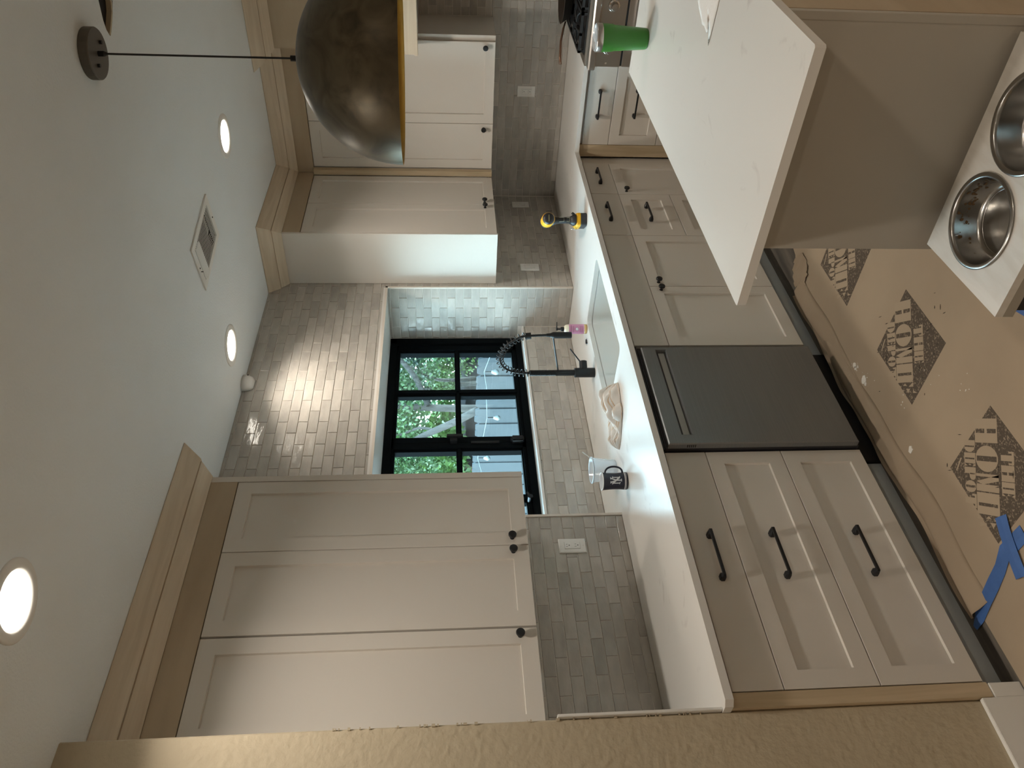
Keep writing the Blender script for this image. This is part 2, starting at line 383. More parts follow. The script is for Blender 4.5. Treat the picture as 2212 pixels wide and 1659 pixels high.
rightp = lambda a, z, d: (d, a, z)
tiles(wall_right, -1.30, -.002, ZC, ZU+.01, rightp, rot=-PI/2, aref=-.05)
tiles(wall_right, -1.66, -1.204, ZU+.01, 1.86, rightp, rot=-PI/2, aref=-.05)
tiles(wall_right, -1.66, -1.30, ZC, ZU+.01, rightp, rot=-PI/2, aref=-.05)

# ------------------------------------------------------------------ window
bm = B(); y1 = D2; yw = D2+.07
def wbox(x0, x1, z0, z1, ya, yb, b=bm): box(b, x0, x1, ya, yb, z0, z1)
x0, x1 = XA, XB
wbox(x0, x0+.048, ZS, ZN-.002, y1, yw+.012); wbox(x1-.048, x1, ZS, ZN-.002, y1, yw)
wbox(x0, x1, ZS, ZS+.038, y1, yw); wbox(x0, x1, ZN-.044, ZN-.002, y1, yw)
window = struct('window_1', bm, WINB, 'black framed casement window over the sink', bevel=.002)
def sash(xa, xb):
    bm = B(); ys = y1+.018
    za, zb = ZS+.038, ZN-.044
    t_ = .042
    for q in ((xa, xa+t_, za, zb), (xb-t_, xb, za, zb), (xa, xb, za, za+.02), (xa, xb, zb-.012, zb)): box(bm, q[0], q[1], ys, yw+.006, q[2], q[3])
    f = obj('sash', bm, WINB, window, bevel=.0015)
    # inner bead
    bm = B(); e = .013
    for q in ((xa+t_, xa+t_+e, za+.02, zb-.012), (xb-t_-e, xb-t_, za+.02, zb-.012), (xa+t_, xb-t_, za+.02, za+.02+.008), (xa+t_, xb-t_, zb-.02, zb-.012)): box(bm, q[0], q[1], ys+.014, yw, q[2], q[3])
    obj('bead', bm, WINB, f, bevel=.001)
    xm = (xa+xb)/2; zm = 1.622
    bm = B(); box(bm, xm-.029, xm+.029, ys+.016, yw-.004, za+.02, zb-.012); box(bm, xm-.012, xm+.012, ys+.004, ys+.02, za+.02, zb-.012); obj('muntin', bm, WINB, f, bevel=.0015)
    bm = B(); box(bm, xa+t_, xb-t_, ys+.016, yw-.004, zm-.016, zm+.016); box(bm, xa+t_, xb-t_, ys+.004, ys+.02, zm-.008, zm+.008); obj('muntin', bm, WINB, f, bevel=.0015)
    for a, b_ in ((xa+t_, xm-.02), (xm+.02, xb-t_)):
        for c, d in ((za+.01, zm-.01), (zm+.01, zb-.01)):
            bm = B(); box(bm, a, b_, yw-.003, yw+.001, c, d); obj('pane', bm, GLASS, f)
sash(-1.993, x1-.048-.004); sash(x0+.048+.004, -1.993)
# latch and operator
bm = B(); box(bm, -2.005, -1.965, y1-.012, y1+.02, 1.632, 1.672); box(bm, -1.985, -1.962, y1-.022, y1-.006, 1.60, 1.69); obj('latch', bm, BLACK, window, bevel=.003)
bm = B(); box(bm, -2.012, -1.972, y1-.018, y1+.02, 1.262, 1.335); obj('operator', bm, BLACK, window, bevel=.008)
bm = B()
cyl(bm, (-2.0, y1+.012, 1.40), (-2.0, y1+.012, 1.555), .008, n=10)
for z in (1.42, 1.535): cyl(bm, (-2.0, y1+.02, z), (-2.0, y1+.006, z), .005, n=8)
obj('stay_bar', bm, BLACK, window)
bm = B(); cyl(bm, (-2.38, y1-.01, ZS+.062), (-2.41, y1-.01, ZS+.052), .006, n=8); cyl(bm, (-2.41, y1+.02, ZS+.05), (-2.41, y1-.018, ZS+.05), .014, n=12); obj('crank', bm, BLACK, window)
# corner blocks of bright putty are not built; exterior wall plate around the opening
bm = B(); box(bm, -8, x0+.01, .5, .52, -.4, 3.2); box(bm, x1-.01, 3, .5, .52, -.4, 3.2); box(bm, x0, x1, .5, .52, -.4, ZS); box(bm, x0, x1, .5, .52, ZN, 3.2)
obj('exterior_cladding', bm, EXTW, wall_back)

# ------------------------------------------------------------------ cabinets
def shaker(name, F, a0, a1, z0, z1, parent, th=.019, fr=.058, rec=.0100, m=PAINT):
    g_ = .0014; a0 += g_; a1 -= g_; z0 += g_; z1 -= g_
    bm = B(); be = .0012
    def ring(i, d): return [bm.verts.new(F(a, d, z)) for a, z in ((a0+i, z0+i), (a1-i, z0+i), (a1-i, z1-i), (a0+i, z1-i))]
    L = [ring(0, 0), ring(0, th-be), ring(be, th), ring(fr, th), ring(fr+.0015, th-rec)]
    for A, Bv in zip(L, L[1:]):
        for k in range(4): bm.faces.new((A[k], A[(k+1) % 4], Bv[(k+1) % 4], Bv[k]))
    bm.faces.new(L[0]); bm.faces.new(L[-1])
    return obj(name, bm, m, parent)
def slab(name, F, a0, a1, z0, z1, parent, th=.019, m=PAINT):
    g_ = .0014; bm = B(); fbox(bm, F, a0+g_, a1-g_, 0, th, z0+g_, z1-g_)
    return obj(name, bm, m, parent, bevel=.001)
def knob(F, a, z, parent, base):
    bm = B(); c = Vector(F(a, base, z)); n = (Vector(F(a, base+1, z))-c).normalized()
    u, v = frame_of(n)
    rings(bm, [(c+n*t_, u, v, r, r) for t_, r in ((0, .0085), (.002, .0085), (.004, .0055), (.012, .0055), (.015, .012), (.018, .0152), (.024, .0155), (.027, .0135), (.028, .006))], 20)
    return obj('knob', bm, BLACK, parent, smooth=False)
def pull(F, ac, z, parent, base, L=.19):
    bm = B(); h = L/2
    fbox(bm, F, ac-h+.004, ac+h-.004, .024, .032, z-.0045, z+.0045)
    for s in (-1, 1):
        # flared faceted foot
        A = [(ac+s*(h-.012)+x, z+y) for x, y in ((-.012, -.006), (-.006, -.0105), (.006, -.0105), (.012, -.006), (.012, .006), (.006, .0105), (-.006, .0105), (-.012, .006))]
        Bq = [(ac+s*(h-.008)+x, z+y) for x, y in ((-.006, -.0045), (-.003, -.0045), (.003, -.0045), (.006, -.0045), (.006, .0045), (.003, .0045), (-.003, .0045), (-.006, .0045))]
        va = [bm.verts.new(F(x, 0, y)) for x, y in A]; vb = [bm.verts.new(F(x, .012, y)) for x, y in A]; vc = [bm.verts.new(F(x, .030, y)) for x, y in Bq]
        for P, Q in ((va, vb), (vb, vc)):
            for k in range(8): bm.faces.new((P[k], P[(k+1) % 8], Q[(k+1) % 8], Q[k]))
        bm.faces.new(va); bm.faces.new(vc[::-1])
    off = Vector(F(0, base, 0))-Vector(F(0, 0, 0)); bmesh.ops.translate(bm, verts=bm.verts, vec=off)
    return obj('handle', bm, BLACK, parent)
TH = .019
def carcass(F, a0, a1, depth, z0, z1, parent, m=PAINT, th=TH):
    bm = B(); fbox(bm, F, a0, a1, -depth, -.0005, z0, z1); return obj('body', bm, m, parent)

# --- uppers. faces YU etc. are the DOOR faces; bodies sit TH behind
FU = FW(YU+TH)
t = thing('upper_cabinet', 'tall white two-door wall cabinet whose right edge covers part of the window', 'cabinet', (-3.22, YU/2, ZU))
carcass(FU, -3.5689, XR, .3335, ZU, ZCR-.004, t)
d = shaker('door', FU, -3.2317, -2.9015, ZU, 2.504, t); knob(FU, -3.200, 1.447, d, TH)
d = shaker('door', FU, -3.5665, -3.2317, ZU, 2.504, t); knob(FU, -3.262, 1.447, d, TH)
bm = B(); fbox(bm, FU, -2.9, XR, -.001, TH, ZU, ZCR); obj('side_stile', bm, PAINT, t, bevel=.0008)
t = thing('upper_cabinet', 'white single-door wall cabinet beside the beige stub wall, warmly lit', 'cabinet', (-3.76, YU/2, ZU))
carcass(FU, -3.998, -3.571, .3335, ZU, ZCR-.004, t)
d = shaker('door', FU, -3.93, -3.5715, ZU, 2.504, t); knob(FU, -3.602, 1.447, d, TH)
bm = B(); fbox(bm, FU, -3.998, -3.931, 0, .015, ZU, 2.504); obj('filler_strip', bm, PAINT, t)
# right of window
FU2 = FW(YU2+TH)
t = thing('upper_cabinet', 'white two-door corner wall cabinet right of the window with a bright blank side panel', 'cabinet', (-.7, YU2/2, ZU))
carcass(FU2, XS+.001, -.365, .324, ZU, ZCR-.004, t)
d = shaker('door', FU2, -1.052, -.727, ZU, ZT, t); knob(FU2, -.764, 1.446, d, TH)
d = shaker('door', FU2, -.727, -.384, ZU, ZT, t); knob(FU2, -.700, 1.446, d, TH)
bm = B(); fbox(bm, FU2, XS, XS+.0135, -.323, TH, ZU-.002, ZCR); obj('side_panel', bm, PAINT, t, bevel=.0006)
# range side
FX = FR(XU2+TH)
t = thing('upper_cabinet', 'white two-door wall cabinet behind the dome pendant, left of the range hood', 'cabinet', (XU2/2, -.8, ZU))
carcass(FX, -1.2, -.363, .3225, ZU, ZCR-.004, t)
d = shaker('door', FX, -.6818, -.384, ZU, ZT, t); knob(FX, -.652, 1.446, d, TH)
d = shaker('door', FX, -1.172, -.6818, ZU, ZT, t); knob(FX, -1.142, 1.446, d, TH)
bm = B(); fbox(bm, FX, -1.202, -1.187, -.3225, .002, ZU, ZCR); obj('side_panel', bm, PAINT, t)
t = thing('corner_filler', 'slim raw wood filler strip in the corner between the two right wall cabinets', 'filler strip', (-.37, -.37, ZU))
bxo('strip', WOODZ, t, -.3805, -.345, -.3805, -.347, ZU, ZT)

# --- frieze boards (raw wood between doors and crown)
def frieze(name, label, parts, loc):
    t = thing(name, label, 'trim board', loc)
    for m, a in parts: bxo('board', m, t, *a, bevel=.001)
frieze('frieze_board', 'raw wood frieze board above the left wall cabinets', [(FRZX, (-3.999, XR-.001, YU+.0005, YU+.018, 2.506, ZCR-.0025))], (-3.4, YU, 2.5))
frieze('frieze_board', 'raw wood frieze board above the cabinet right of the window', [(FRZX, (XS+.015, XU2-.0002, YU2+.0005, YU2+.018, 2.509, ZCR-.0025))], (-.7, YU2, 2.5))
frieze('frieze_board', 'raw wood frieze board above the cabinet behind the pendant', [(FRZY, (XU2+.0005, XU2+.018, -1.158, YU2-.0002, 2.509, ZCR-.0025))], (XU2, -.7, 2.5))

# --- crown moulding: mitred sweep of two bands
LOW = [(0.0, ZCR-.002), (.003, ZCR-.004), (.045, ZCR+.038), (.0435, ZCR+.0435), (.03, ZCR+.046), (0, ZCR+.055)]
UPP = [(0.0, ZCR+.047), (.046, ZCR+.0445), (.052, ZCR+.0405), (.0965, CEIL-.004), (.0965, CEIL-.001), (0, CEIL-.001)]
def crown(label, path, loc):
    t = thing('crown_molding', label, 'molding', loc)
    n = len(path)
    def normal(i):
        a, b_ = Vector(path[i]), Vector(path[i+1]); d_ = (b_-a).normalized(); return Vector((d_.y, -d_.x))
    for i in range(n-1):
        d_ = (Vector(path[i+1])-Vector(path[i])).normalized()
        horiz = abs(d_.x) > abs(d_.y)
        def off(k, o):
            p = Vector(path[k])
            if k == 0: return p+normal(0)*o
            if k == n-1: return p+normal(n-2)*o
            n1, n2 = normal(k-1), normal(k); return p+(n1+n2)*o/(1+n1.dot(n2))
        for prof in (LOW, UPP):
            bm = B()
            A = [bm.verts.new((*off(i, o), z)) for o, z in prof]; Bv = [bm.verts.new((*off(i+1, o), z)) for o, z in prof]
            m_ = len(prof); bm.faces.new(A); bm.faces.new(Bv[::-1])
            for k in range(m_): bm.faces.new((A[k], A[(k+1) % m_], Bv[(k+1) % m_], Bv[k]))
            obj('crown_board', bm, WOODX if horiz else WOODY, t)
crown('raw wood crown molding along the top of the left wall cabinets', [(-3.9995, YU), (XR, YU), (XR, -.001)], (-3.4, YU, ZCR))
crown('raw wood crown molding wrapping the right corner cabinets and the range hood', [(XS, -.001), (XS, YU2), (XU2, YU2), (XU2, -1.162), (-.5, -1.162), (-.5, -1.926), (XU2, -1.926)], (-.8, YU2, ZCR))

# --- range hood
t = thing('range_hood', 'boxy raw wood range hood partly hidden by the dome pendant', 'range hood', (-.25, -1.54, 1.83))
bxo('cover', FRZY, t, -.5, -.001, -1.926, -1.203, 1.924, ZCR-.003)
bxo('cover_return', FRZY, t, -.5, XU2-.003, -1.203, -1.162, 1.924, ZCR-.003)
bm = B(); box(bm, -.512, -.348, -1.938, -1.150, 1.834, 1.926); box(bm, -.347, -.001, -1.938, -1.204, 1.834, 1.926); obj('lower_band', bm, WOODY, t, bevel=.001)
bxo('band_lip', WOODY, t, -.517, -.49, -1.943, -1.145, 1.828, 1.848, bevel=.002)
bxo('filter', STEEL, t, -.46, -.03, -1.88, -1.25, 1.826, 1.834)

# --- base cabinets
FB = FW(YB+TH); BD = .58
def base(label, a0, a1, F, depth=BD, z0=.108, m=PAINT, loc=None):
    c = F((a0+a1)/2, -.3, 0); t = thing('base_cabinet', label, 'cabinet', (c[0], c[1], 0)); carcass(F, a0+.0005, a1-.0005, depth, z0, ZCB-.0005, t, m)
    return t
ZD1, ZD2, ZD3, ZD4 = .8735, .7176, .4246, .108
t = base('white three-drawer base cabinet with black pulls, between dishwasher and beige stub wall', -3.951, -3.0185, FB)
d = slab('drawer', FB, -3.951, -3.0185, ZD2, ZD1, t); pull(FB, -3.487, .800, d, TH)
d = shaker('drawer', FB, -3.951, -3.0185, ZD3, ZD2, t); pull(FB, -3.487, .582, d, TH)
d = shaker('drawer', FB, -3.951, -3.0185, ZD4, ZD3, t); pull(FB, -3.487, .283, d, TH)
t = base('white double-door sink base with two black knobs, right of the dishwasher', -2.392, -1.4958, FB)
# open top so that the basin has room
slab('false_front', FB, -2.392, -1.4958, ZD2, ZD1, t)
d = shaker('door', FB, -1.9487, -1.4958, ZD4, ZD2, t); knob(FB, -1.918, .666, d, TH)
d = shaker('door', FB, -2.392, -1.9487, ZD4, ZD2, t); knob(FB, -1.979, .666, d, TH)
t = base('narrow white three-drawer base cabinet, its pulls in a column near the drill', -1.4958, -1.0657, FB)
d = slab('drawer', FB, -1.4958, -1.0657, ZD2, ZD1, t); pull(FB, -1.2808, .806, d, TH, .16)
d = shaker('drawer', FB, -1.4958, -1.0657, .428, ZD2, t); pull(FB, -1.2808, .588, d, TH, .16)
d = shaker('drawer', FB, -1.4958, -1.0657, ZD4, .428, t); pull(FB, -1.2808, .288, d, TH, .16)
t = base('white corner base cabinet with one short drawer over one knobbed door', -1.0657, -.70, FB)
d = slab('drawer', FB, -1.0657, -.70, ZD2, ZD1, t); pull(FB, -.883, .802, d, TH, .15)
d = shaker('door', FB, -1.0657, -.70, ZD4, ZD2, t); knob(FB, -1.034, .666, d, TH)
bm = B(); fbox(bm, FB, -.70, -.60, -.3, .004, .108, ZCB-.001); obj('filler_strip', bm, PAINT, t)
FBR = FR(XBF+TH)
t = thing('base_cabinet', 'white drawer base cabinet on the right wall beside the range', 'cabinet', (-.3, -.92, 0))
carcass(FBR, -1.1555, -.6895, .55, .108, ZCB-.0005, t)
d = slab('drawer', FBR, -1.1555, -.6895, ZD2, ZD1, t); pull(FBR, -.939, .803, d, TH, .17)
d = shaker('drawer', FBR, -1.1555, -.6895, .43, ZD2, t); pull(FBR, -.947, .588, d, TH, .17)
d = shaker('drawer', FBR, -1.1555, -.6895, ZD4, .43, t); pull(FBR, -.947, .288, d, TH, .17)
t = thing('corner_filler', 'raw wood filler post in the corner of the base cabinets', 'filler strip', (XBF, -.65, .1))
bxo('post', WOODZ, t, XBF, XBF+.03, -.6885, -.6145, .02, ZCB-.001)
t = thing('end_filler', 'raw wood upright filler between the three-drawer cabinet and the beige wall', 'filler strip', (-3.97, -.61, .1))
bxo('board', WOODZ, t, -3.9985, -3.953, YB+.0005, YB+.06, .10, ZCB-.001, bevel=.001)
# toe kicks
t = thing('toe_kick', 'grey recessed toe board under the three-drawer cabinet', 'toe kick', (-3.5, -.535, 0))
bxo('board', TOE, t, -3.998, -3.03, -.54, -.525, .0, .107)
t = thing('toe_kick', 'grey recessed toe board under the sink cabinet', 'toe kick', (-1.6, -.535, 0))
bxo('board', TOE, t, -2.395, -.62, -.54, -.525, .0, .107)

# --- dishwasher
t = thing('dishwasher', 'black stainless dishwasher with a recessed pocket handle', 'dishwasher', (-2.7, -.35, 0))
XD0, XD1, YD = -3.0135, -2.449, -.654
bxo('tub', DWB, t, -3.012, -2.400, -.60, -.08, .11, .865)
bxo('side_strip', DWB, t, -3.014, -2.44, -.628, -.598, .115, .870)
def dwF(a, d_, z): return (a, YD-d_, z)
bm = B()
px0, px1, pz0, pz1 = -2.966, -2.468, .757, .803
outer = [(XD0, .122), (XD1, .122), (XD1, .862), (XD0, .862)]; inner = [(px0, pz0), (px1, pz0), (px1, pz1), (px0, pz1)]
def rg(P, y): return [bm.verts.new((x, y, z)) for x, z in P]
A0, A1 = rg(outer, YD+.027), rg(outer, YD+.004)
ins = [(x+(.004 if x == XD0 else -.004), z+(.004 if z < .5 else -.004)) for x, z in outer]
A2, I0, I1 = rg(ins, YD), rg(inner, YD), rg([(px0+.003, pz0+.006), (px1-.003, pz0+.006), (px1-.003, pz1-.002), (px0+.003, pz1-.002)], YD+.020)
for P, Q in ((A0, A1), (A1, A2), (A2, I0), (I0, I1)):
    for k in range(4): bm.faces.new((P[k], P[(k+1) % 4], Q[(k+1) % 4], Q[k]))
bm.faces.new(A0); bm.faces.new(I1)
door = obj('door', bm, DWM, t)
bxo('pocket_lit_band', mat('lit_pocket_metal', (.42, .40, .37), .42, metal=.5), door, px0+.005, px1-.005, YD+.0170, YD+.0195, pz0+.007, pz0+.032)  # paler metal paints the light on the pocket's lower part
bxo('pocket_shade_band', DWB, door, px0+.005, px1-.005, YD+.0170, YD+.0195, pz0+.0325, pz1-.003)  # dark band paints the shade under the pocket's upper edge
bm = B()
for k in range(5): box(bm, XD0-.0008, XD0+.001, YD+.006, YD+.020, .757+k*.0075, .760+k*.0075)
obj('side_vent', bm, KICK, door)
bxo('top_gasket', DWB, t, -3.012, -2.41, -.622, -.60, .870, .884)
bxo('kickplate', KICK, t, -3.028, -2.397, -.558, -.545, .0, .115)

# --- countertop with sink cut-out
sx0, sx1, sy0, sy1 = -2.33, -1.60, -.547, -.125
bm = B()
outer = [(XL, -.001), (XL, YF+.018), (XL+.014, YF), (XF-.004, YF), (XF, YF-.004), (XF, RG0), (-.001, RG0), (-.001, -.001), (XB-.001, -.001), (XB-.001, D1-.001), (XA+.005, D1-.001), (XA+.005, -.001)]
plate(bm, [outer, rrect(sx0, sx1, sy0, sy1, .035)[::-1]], ZCB, ZC)
ct = obj('countertop', bm, QUARTZ); tag(ct, 'white quartz L-shaped countertop running under the window and along the right wall', 'countertop')
t = thing('side_splash', 'slim white end strip of the backsplash along the beige stub wall', 'trim board', (-3.995, -.3, ZC))
bxo('strip', WHITE, t, -3.9998, -3.9915, -.612, -.002, ZC+.0005, 1.3865, bevel=.001)
# sink basin
bm = B(); n = 8
lp = lambda e_, z, r: [bm.verts.new((x, y, z)) for x, y in rrect(sx0-e_, sx1+e_, sy0-e_, sy1+e_, r)]
L = [lp(.012, ZCB-.002, .04), lp(.003, ZCB-.002, .035), lp(0, ZCB-.006, .034), lp(-.008, ZCB-.19, .03), lp(-.02, ZCB-.205, .025)]
for A, Bv in zip(L, L[1:]):
    m_ = len(A)
    for k in range(m_): bm.faces.new((A[k], A[(k+1) % m_], Bv[(k+1) % m_], Bv[k]))
bm.faces.new(L[-1])
sk = thing('sink', 'undermount pale composite sink below the faucet', 'sink', (-1.965, -.336, ZCB-.2))
obj('basin', bm, SINKM, sk)
bm = B(); cyl(bm, (-1.965, -.25, ZCB-.2045), (-1.965, -.25, ZCB-.2), .045, n=24); obj('drain', bm, BLACK, sk)
# make room for basin: the sink base body only reaches to the basin underside
for o in COL.objects:
    if o.name.startswith('body') and o.parent and 'sink base' in o.parent.get('label', ''):
        for v in o.data.vertices:
            if v.co.z > .6: v.co.z = .655

# ------------------------------------------------------------------ island
IX0, IX1, IY0, IY1 = -3.333, -1.710, -2.2104, -1.534
t = thing('kitchen_island', 'kitchen island with pale quartz top overhanging a plain greige panel', 'island', (-2.4, -1.87, 0))
bm = B(); P = [(IX0+.005, IY0), (IX1, IY0), (IX1, IY1), (IX0+.005, IY1), (IX0, IY1-.005), (IX0, IY0+.005)]
plate(bm, [P], ZCB, ZC); bmesh.ops.bevel(bm, geom=[e for e in bm.edges if abs(e.verts[0].co.z-e.verts[1].co.z) < 1e-6 and len(e.link_faces) == 2 and e.calc_face_angle(0) > 1], offset=.0015, segments=2, affect='EDGES')
obj('countertop', bm, QUARTZ, t)
bxo('west_panel', ISLP, t, -3.10, -3.082, -2.205, -1.566, 0.004, ZCB-.0005)
bxo('edge_stile', ISLP, t, -3.1015, -3.085, -2.2085, -2.190, 0.004, ZCB-.0005)
bxo('body', ISLP, t, -3.081, -1.73, -2.19, -1.56, 0.004, ZCB-.001)
bxo('south_panel', FRZX, t, -3.083, -1.73, -2.2095, -2.191, 0.004, ZCB-.0005)

# ------------------------------------------------------------------ kraft paper on the floor
bm = B()
P = [(-8, -6.9), (-.7, -6.9), (-.7, -.80), (-1.60, -.78), (-1.80, -.752), (-1.86, -.735), (-1.90, -.70), (-1.925, -.69), (-1.95, -.655), (-1.985, -.63), (-2.0, -.598), (-2.3, -.60), (-3.2, -.62), (-3.72, -.60), (-3.76, -.618), (-4.05, -.625), (-8, -.625)]
plate(bm, [P], .0006, .0022)
paper = obj('floor_paper', bm, PAPER); tag(paper, 'brown kraft paper covering the floor, printed with dark logo squares', 'floor paper')
rd, ud = Vector((-.7071, .7071)), Vector((-.7071, -.7071))
def print_diamond(cx, cy, s=.309, h=.291):
    z = .0026
    bm = B()
    P = [(cx-s/2, cy-h/2), (cx+s/2, cy-h/2), (cx+s/2, cy+h/2), (cx-s/2, cy+h/2)]
    plate(bm, [P], .0022, z); q = obj('printed_square', bm, INK, paper)
    D = .424
    def add(b_, pts, z0, z1):
        b2 = [(cx+(rd.x*u+ud.x*v)*D, cy+(rd.y*u+ud.y*v)*D) for u, v in pts]
        prism(b_, b2, 'z', z0, z1)
    za, zb = z, z+.0004; zc, zd = zb, zb+.0004
    def letter(ch, u0, u1, v0, v1):
        w, h_ = u1-u0, v1-v0
        T = lambda pts: [(u0+w*x, v0+h_*y) for x, y in pts]
        rct = lambda a, b_, c, d_: T([(a, c), (b_, c), (b_, d_), (a, d_)])
        K = B(); k = lambda pts: add(K, pts, za, zb)
        def dk(pts):
            b3 = B(); add(b3, pts, zc, zd); obj('letter_slit', b3, INK, q)
        if ch == 'H': k(rct(0, 1, 0, 1)); dk(rct(.42, .60, .05, .44)); dk(rct(.42, .60, .56, .95)); 
        elif ch == 'E': k(rct(0, .80, 0, 1)); dk(rct(.38, .50, .08, .92)); k(T([(.80, 1), (1, 1), (1, .72)])); k(T([(.80, 0), (1, .28), (1, 0)])); k(T([(.84, .5), (.95, .38), (.95, .62)])); 
        elif ch == 'T': k(rct(.28, .72, 0, .84)); k(rct(0, 1, .84, 1)); k(rct(0, .14, .6, .84)); k(rct(.86, 1, .6, .84))
        elif ch == 'O': k(T([(.5+.5*math.cos(i*PI/12), .5+.5*math.sin(i*PI/12)) for i in range(24)])); dk(rct(.40, .60, .06, .94))
        elif ch == 'D': k(T([(0, 0), (.5, 0), (.8, .1), (.97, .32), (1, .5), (.97, .68), (.8, .9), (.5, 1), (0, 1)])); dk(rct(.45, .58, .08, .92))
        elif ch == 'P': k(rct(0, .5, 0, 1)); k(T([(.5, 1), (.8, .97), (.98, .85), (1, .7), (.95, .55), (.8, .45), (.5, .42)])); dk(rct(.46, .56, .48, .94))
        elif ch == 'M': k(rct(0, .16, 0, 1)); k(T([(.0, 1), (.34, 1), (.62, .30), (.46, 0)])); k(rct(.60, 1.0, 0, 1)); 
        obj('letter', K, PRINTK, q)
    def word(w, us, v0, v1):
        for ch, (a, b_) in zip(w, us): letter(ch, a, b_, v0, v1)
    word('HOME', [(-.405, -.225), (-.205, -.01), (.005, .135), (.145, .345)], -.195, .045)
    word('THE', [(-.17, -.075), (-.07, .045), (.05, .15)], .075, .205)
    word('DEPOT', [(-.24, -.15), (-.145, -.045), (-.035, .06), (.065, .155), (.165, .27)], -.325, -.20)
    # the small notch marks at the tip
    for pts in ([(.37, -.17), (.40, -.17), (.385, -.10), (.37, -.10)], [(.36, -.06), (.40, -.03), (.36, .0)], [(.37, .04), (.40, .04), (.40, .10), (.385, .06)], [(-.10, -.37), (.0, -.43), (.0, -.415), (-.10, -.355)]):
        K = B(); add(K, pts, za, zb); obj('print_mark', K, PRINTK, q)
for cx, cy in ((-2.262, -.99), (-2.872, -1.002), (-3.478, -.996), (-4.09, -.99)): print_diamond(cx, cy)
# paint spots, burn marks on the paper
bm = B()
def blob(cx, cy, r, z=.0042, n=11, b_=None):
    b_ = b_ or bm
    P = [(cx+r*(.6+.6*R.random())*math.cos(2*PI*k/n), cy+r*(.6+.6*R.random())*math.sin(2*PI*k/n)) for k in range(n)]
    prism(b_, P, 'z', .002, z)
for x, y, r in ((-2.723, -.705, .019), (-2.745, -.700, .008), (-2.631, -.702, .013), (-2.645, -.696, .009), (-2.655, -.712, .006), (-3.131, -.730, .014)): blob(x, y, r)
for k in range(26):
    c = R.choice([(-2.73, -.70), (-2.63, -.69), (-2.99, -.84), (-2.30, -1.02), (-3.05, -1.0), (-3.2, -1.1)])
    blob(c[0]+R.gauss(0, .03), c[1]+R.gauss(0, .03), .0012+.0022*R.random(), n=6, z=.0030)
o = obj('paint_spatter', bm, PLASTER, paper); o['kind'] = 'stuff'
bm = B()
for k in range(40):
    c = R.choice([(-3.01, -.93), (-2.79, -.88), (-2.80, -.87), (-2.95, -1.14), (-3.30, -.88), (-3.55, -1.0), (-2.73, -.95)])
    x, y = c[0]+R.gauss(0, .04), c[1]+R.gauss(0, .04)
    L_ = .003+.010*R.random(); w_ = .0008+.001*R.random(); a_ = R.choice([.8, .9, 2.3, 1.0])
    ca, sa = math.cos(a_), math.sin(a_)
    prism(bm, [(x+ca*p*L_-sa*q_*w_, y+sa*p*L_+ca*q_*w_) for p, q_ in ((-1, 0), (0, -1), (1, 0), (0, 1))], 'z', .002, .0034)
o = obj('scuff', bm, SPLOT, paper); o['kind'] = 'stuff'
# loose folded edge sheet along the toe kicks
def sheet(name, xs, ys, H, m, th=.0012):
    bm = B(); G = [[bm.verts.new((x, y, H(x, y))) for y in ys] for x in xs]
    for i in range(len(xs)-1):
        for j in range(len(ys)-1): bm.faces.new((G[i][j], G[i+1][j], G[i+1][j+1], G[i][j+1]))
    o = obj(name, bm, m, smooth=True)
    md = o.modifiers.new('th', 'SOLIDIFY'); md.thickness = th; md.offset = 1
    return o
def fold_h(x, y):
    e = -.578-.012*math.sin(x*5.1)-.008*math.sin(x*13+1)
    d_ = e-y            # distance from the loose edge
    hmax = .016+.012*noise.noise(Vector((x*3, 0, 0)))
    if d_ < 0: return .004
    if d_ < .03: h = .004+hmax*(d_/.03)
    else: h = .004+hmax*math.exp(-((d_-.03)/.05)**1.3)
    return h+(.005*abs(noise.noise(Vector((x*7+y*9, y*16, 3))))+.003*noise.noise(Vector((x*20, y*14, 8))))*min(1, d_/.03)
xs = [-3.73+i*(1.73)/150 for i in range(151)]
def yrow(x): return -.581-.012*math.sin(x*5.1)-.008*math.sin(x*13+1)
bm = B(); G = []
K_ = [0, .004, .012, .02, .03, .04, .055, .065, .08, .095, .108]
for x in xs:
    e = yrow(x); G.append([bm.verts.new((x, e-k, max(.0032, fold_h(x, e-k) if k else .02+.012*noise.noise(Vector((x*6, 2, 0)))) if k < .105 else .0012)) for k in K_])
for i in range(len(xs)-1):
    for j in range(len(K_)-1): bm.faces.new((G[i][j], G[i+1][j], G[i+1][j+1], G[i][j+1]))
o = obj('paper_edge_sheet', bm, PAPERD, smooth=True); md = o.modifiers.new('th', 'SOLIDIFY'); md.thickness = .0012; md.offset = 1
tag(o, 'folded crumpled edge of kraft paper bunched along the cabinet toe kicks', 'floor paper')
# tongue of paper lifting beside the dishwasher
bm = B(); G = []
for i in range(31):
    q = i/30; x = -2.30-.62*q; yc = -.655+.045*q; lift = .030*math.sin(PI*q)**.7
    G.append([bm.verts.new((x, yc-.050+.014*j, .003+lift*(j/5)**1.6*(1-.25*q)+.001*math.sin(q*20+j))) for j in range(6)])
for i in range(30):
    for j in range(5): bm.faces.new((G[i][j], G[i+1][j], G[i+1][j+1], G[i][j+1]))
o = obj('paper_flap', bm, PAPERD, smooth=True); md = o.modifiers.new('th', 'SOLIDIFY'); md.thickness = .0010; md.offset = 1
tag(o, 'long tongue of kraft paper lifting off the floor in front of the dishwasher', 'floor paper')
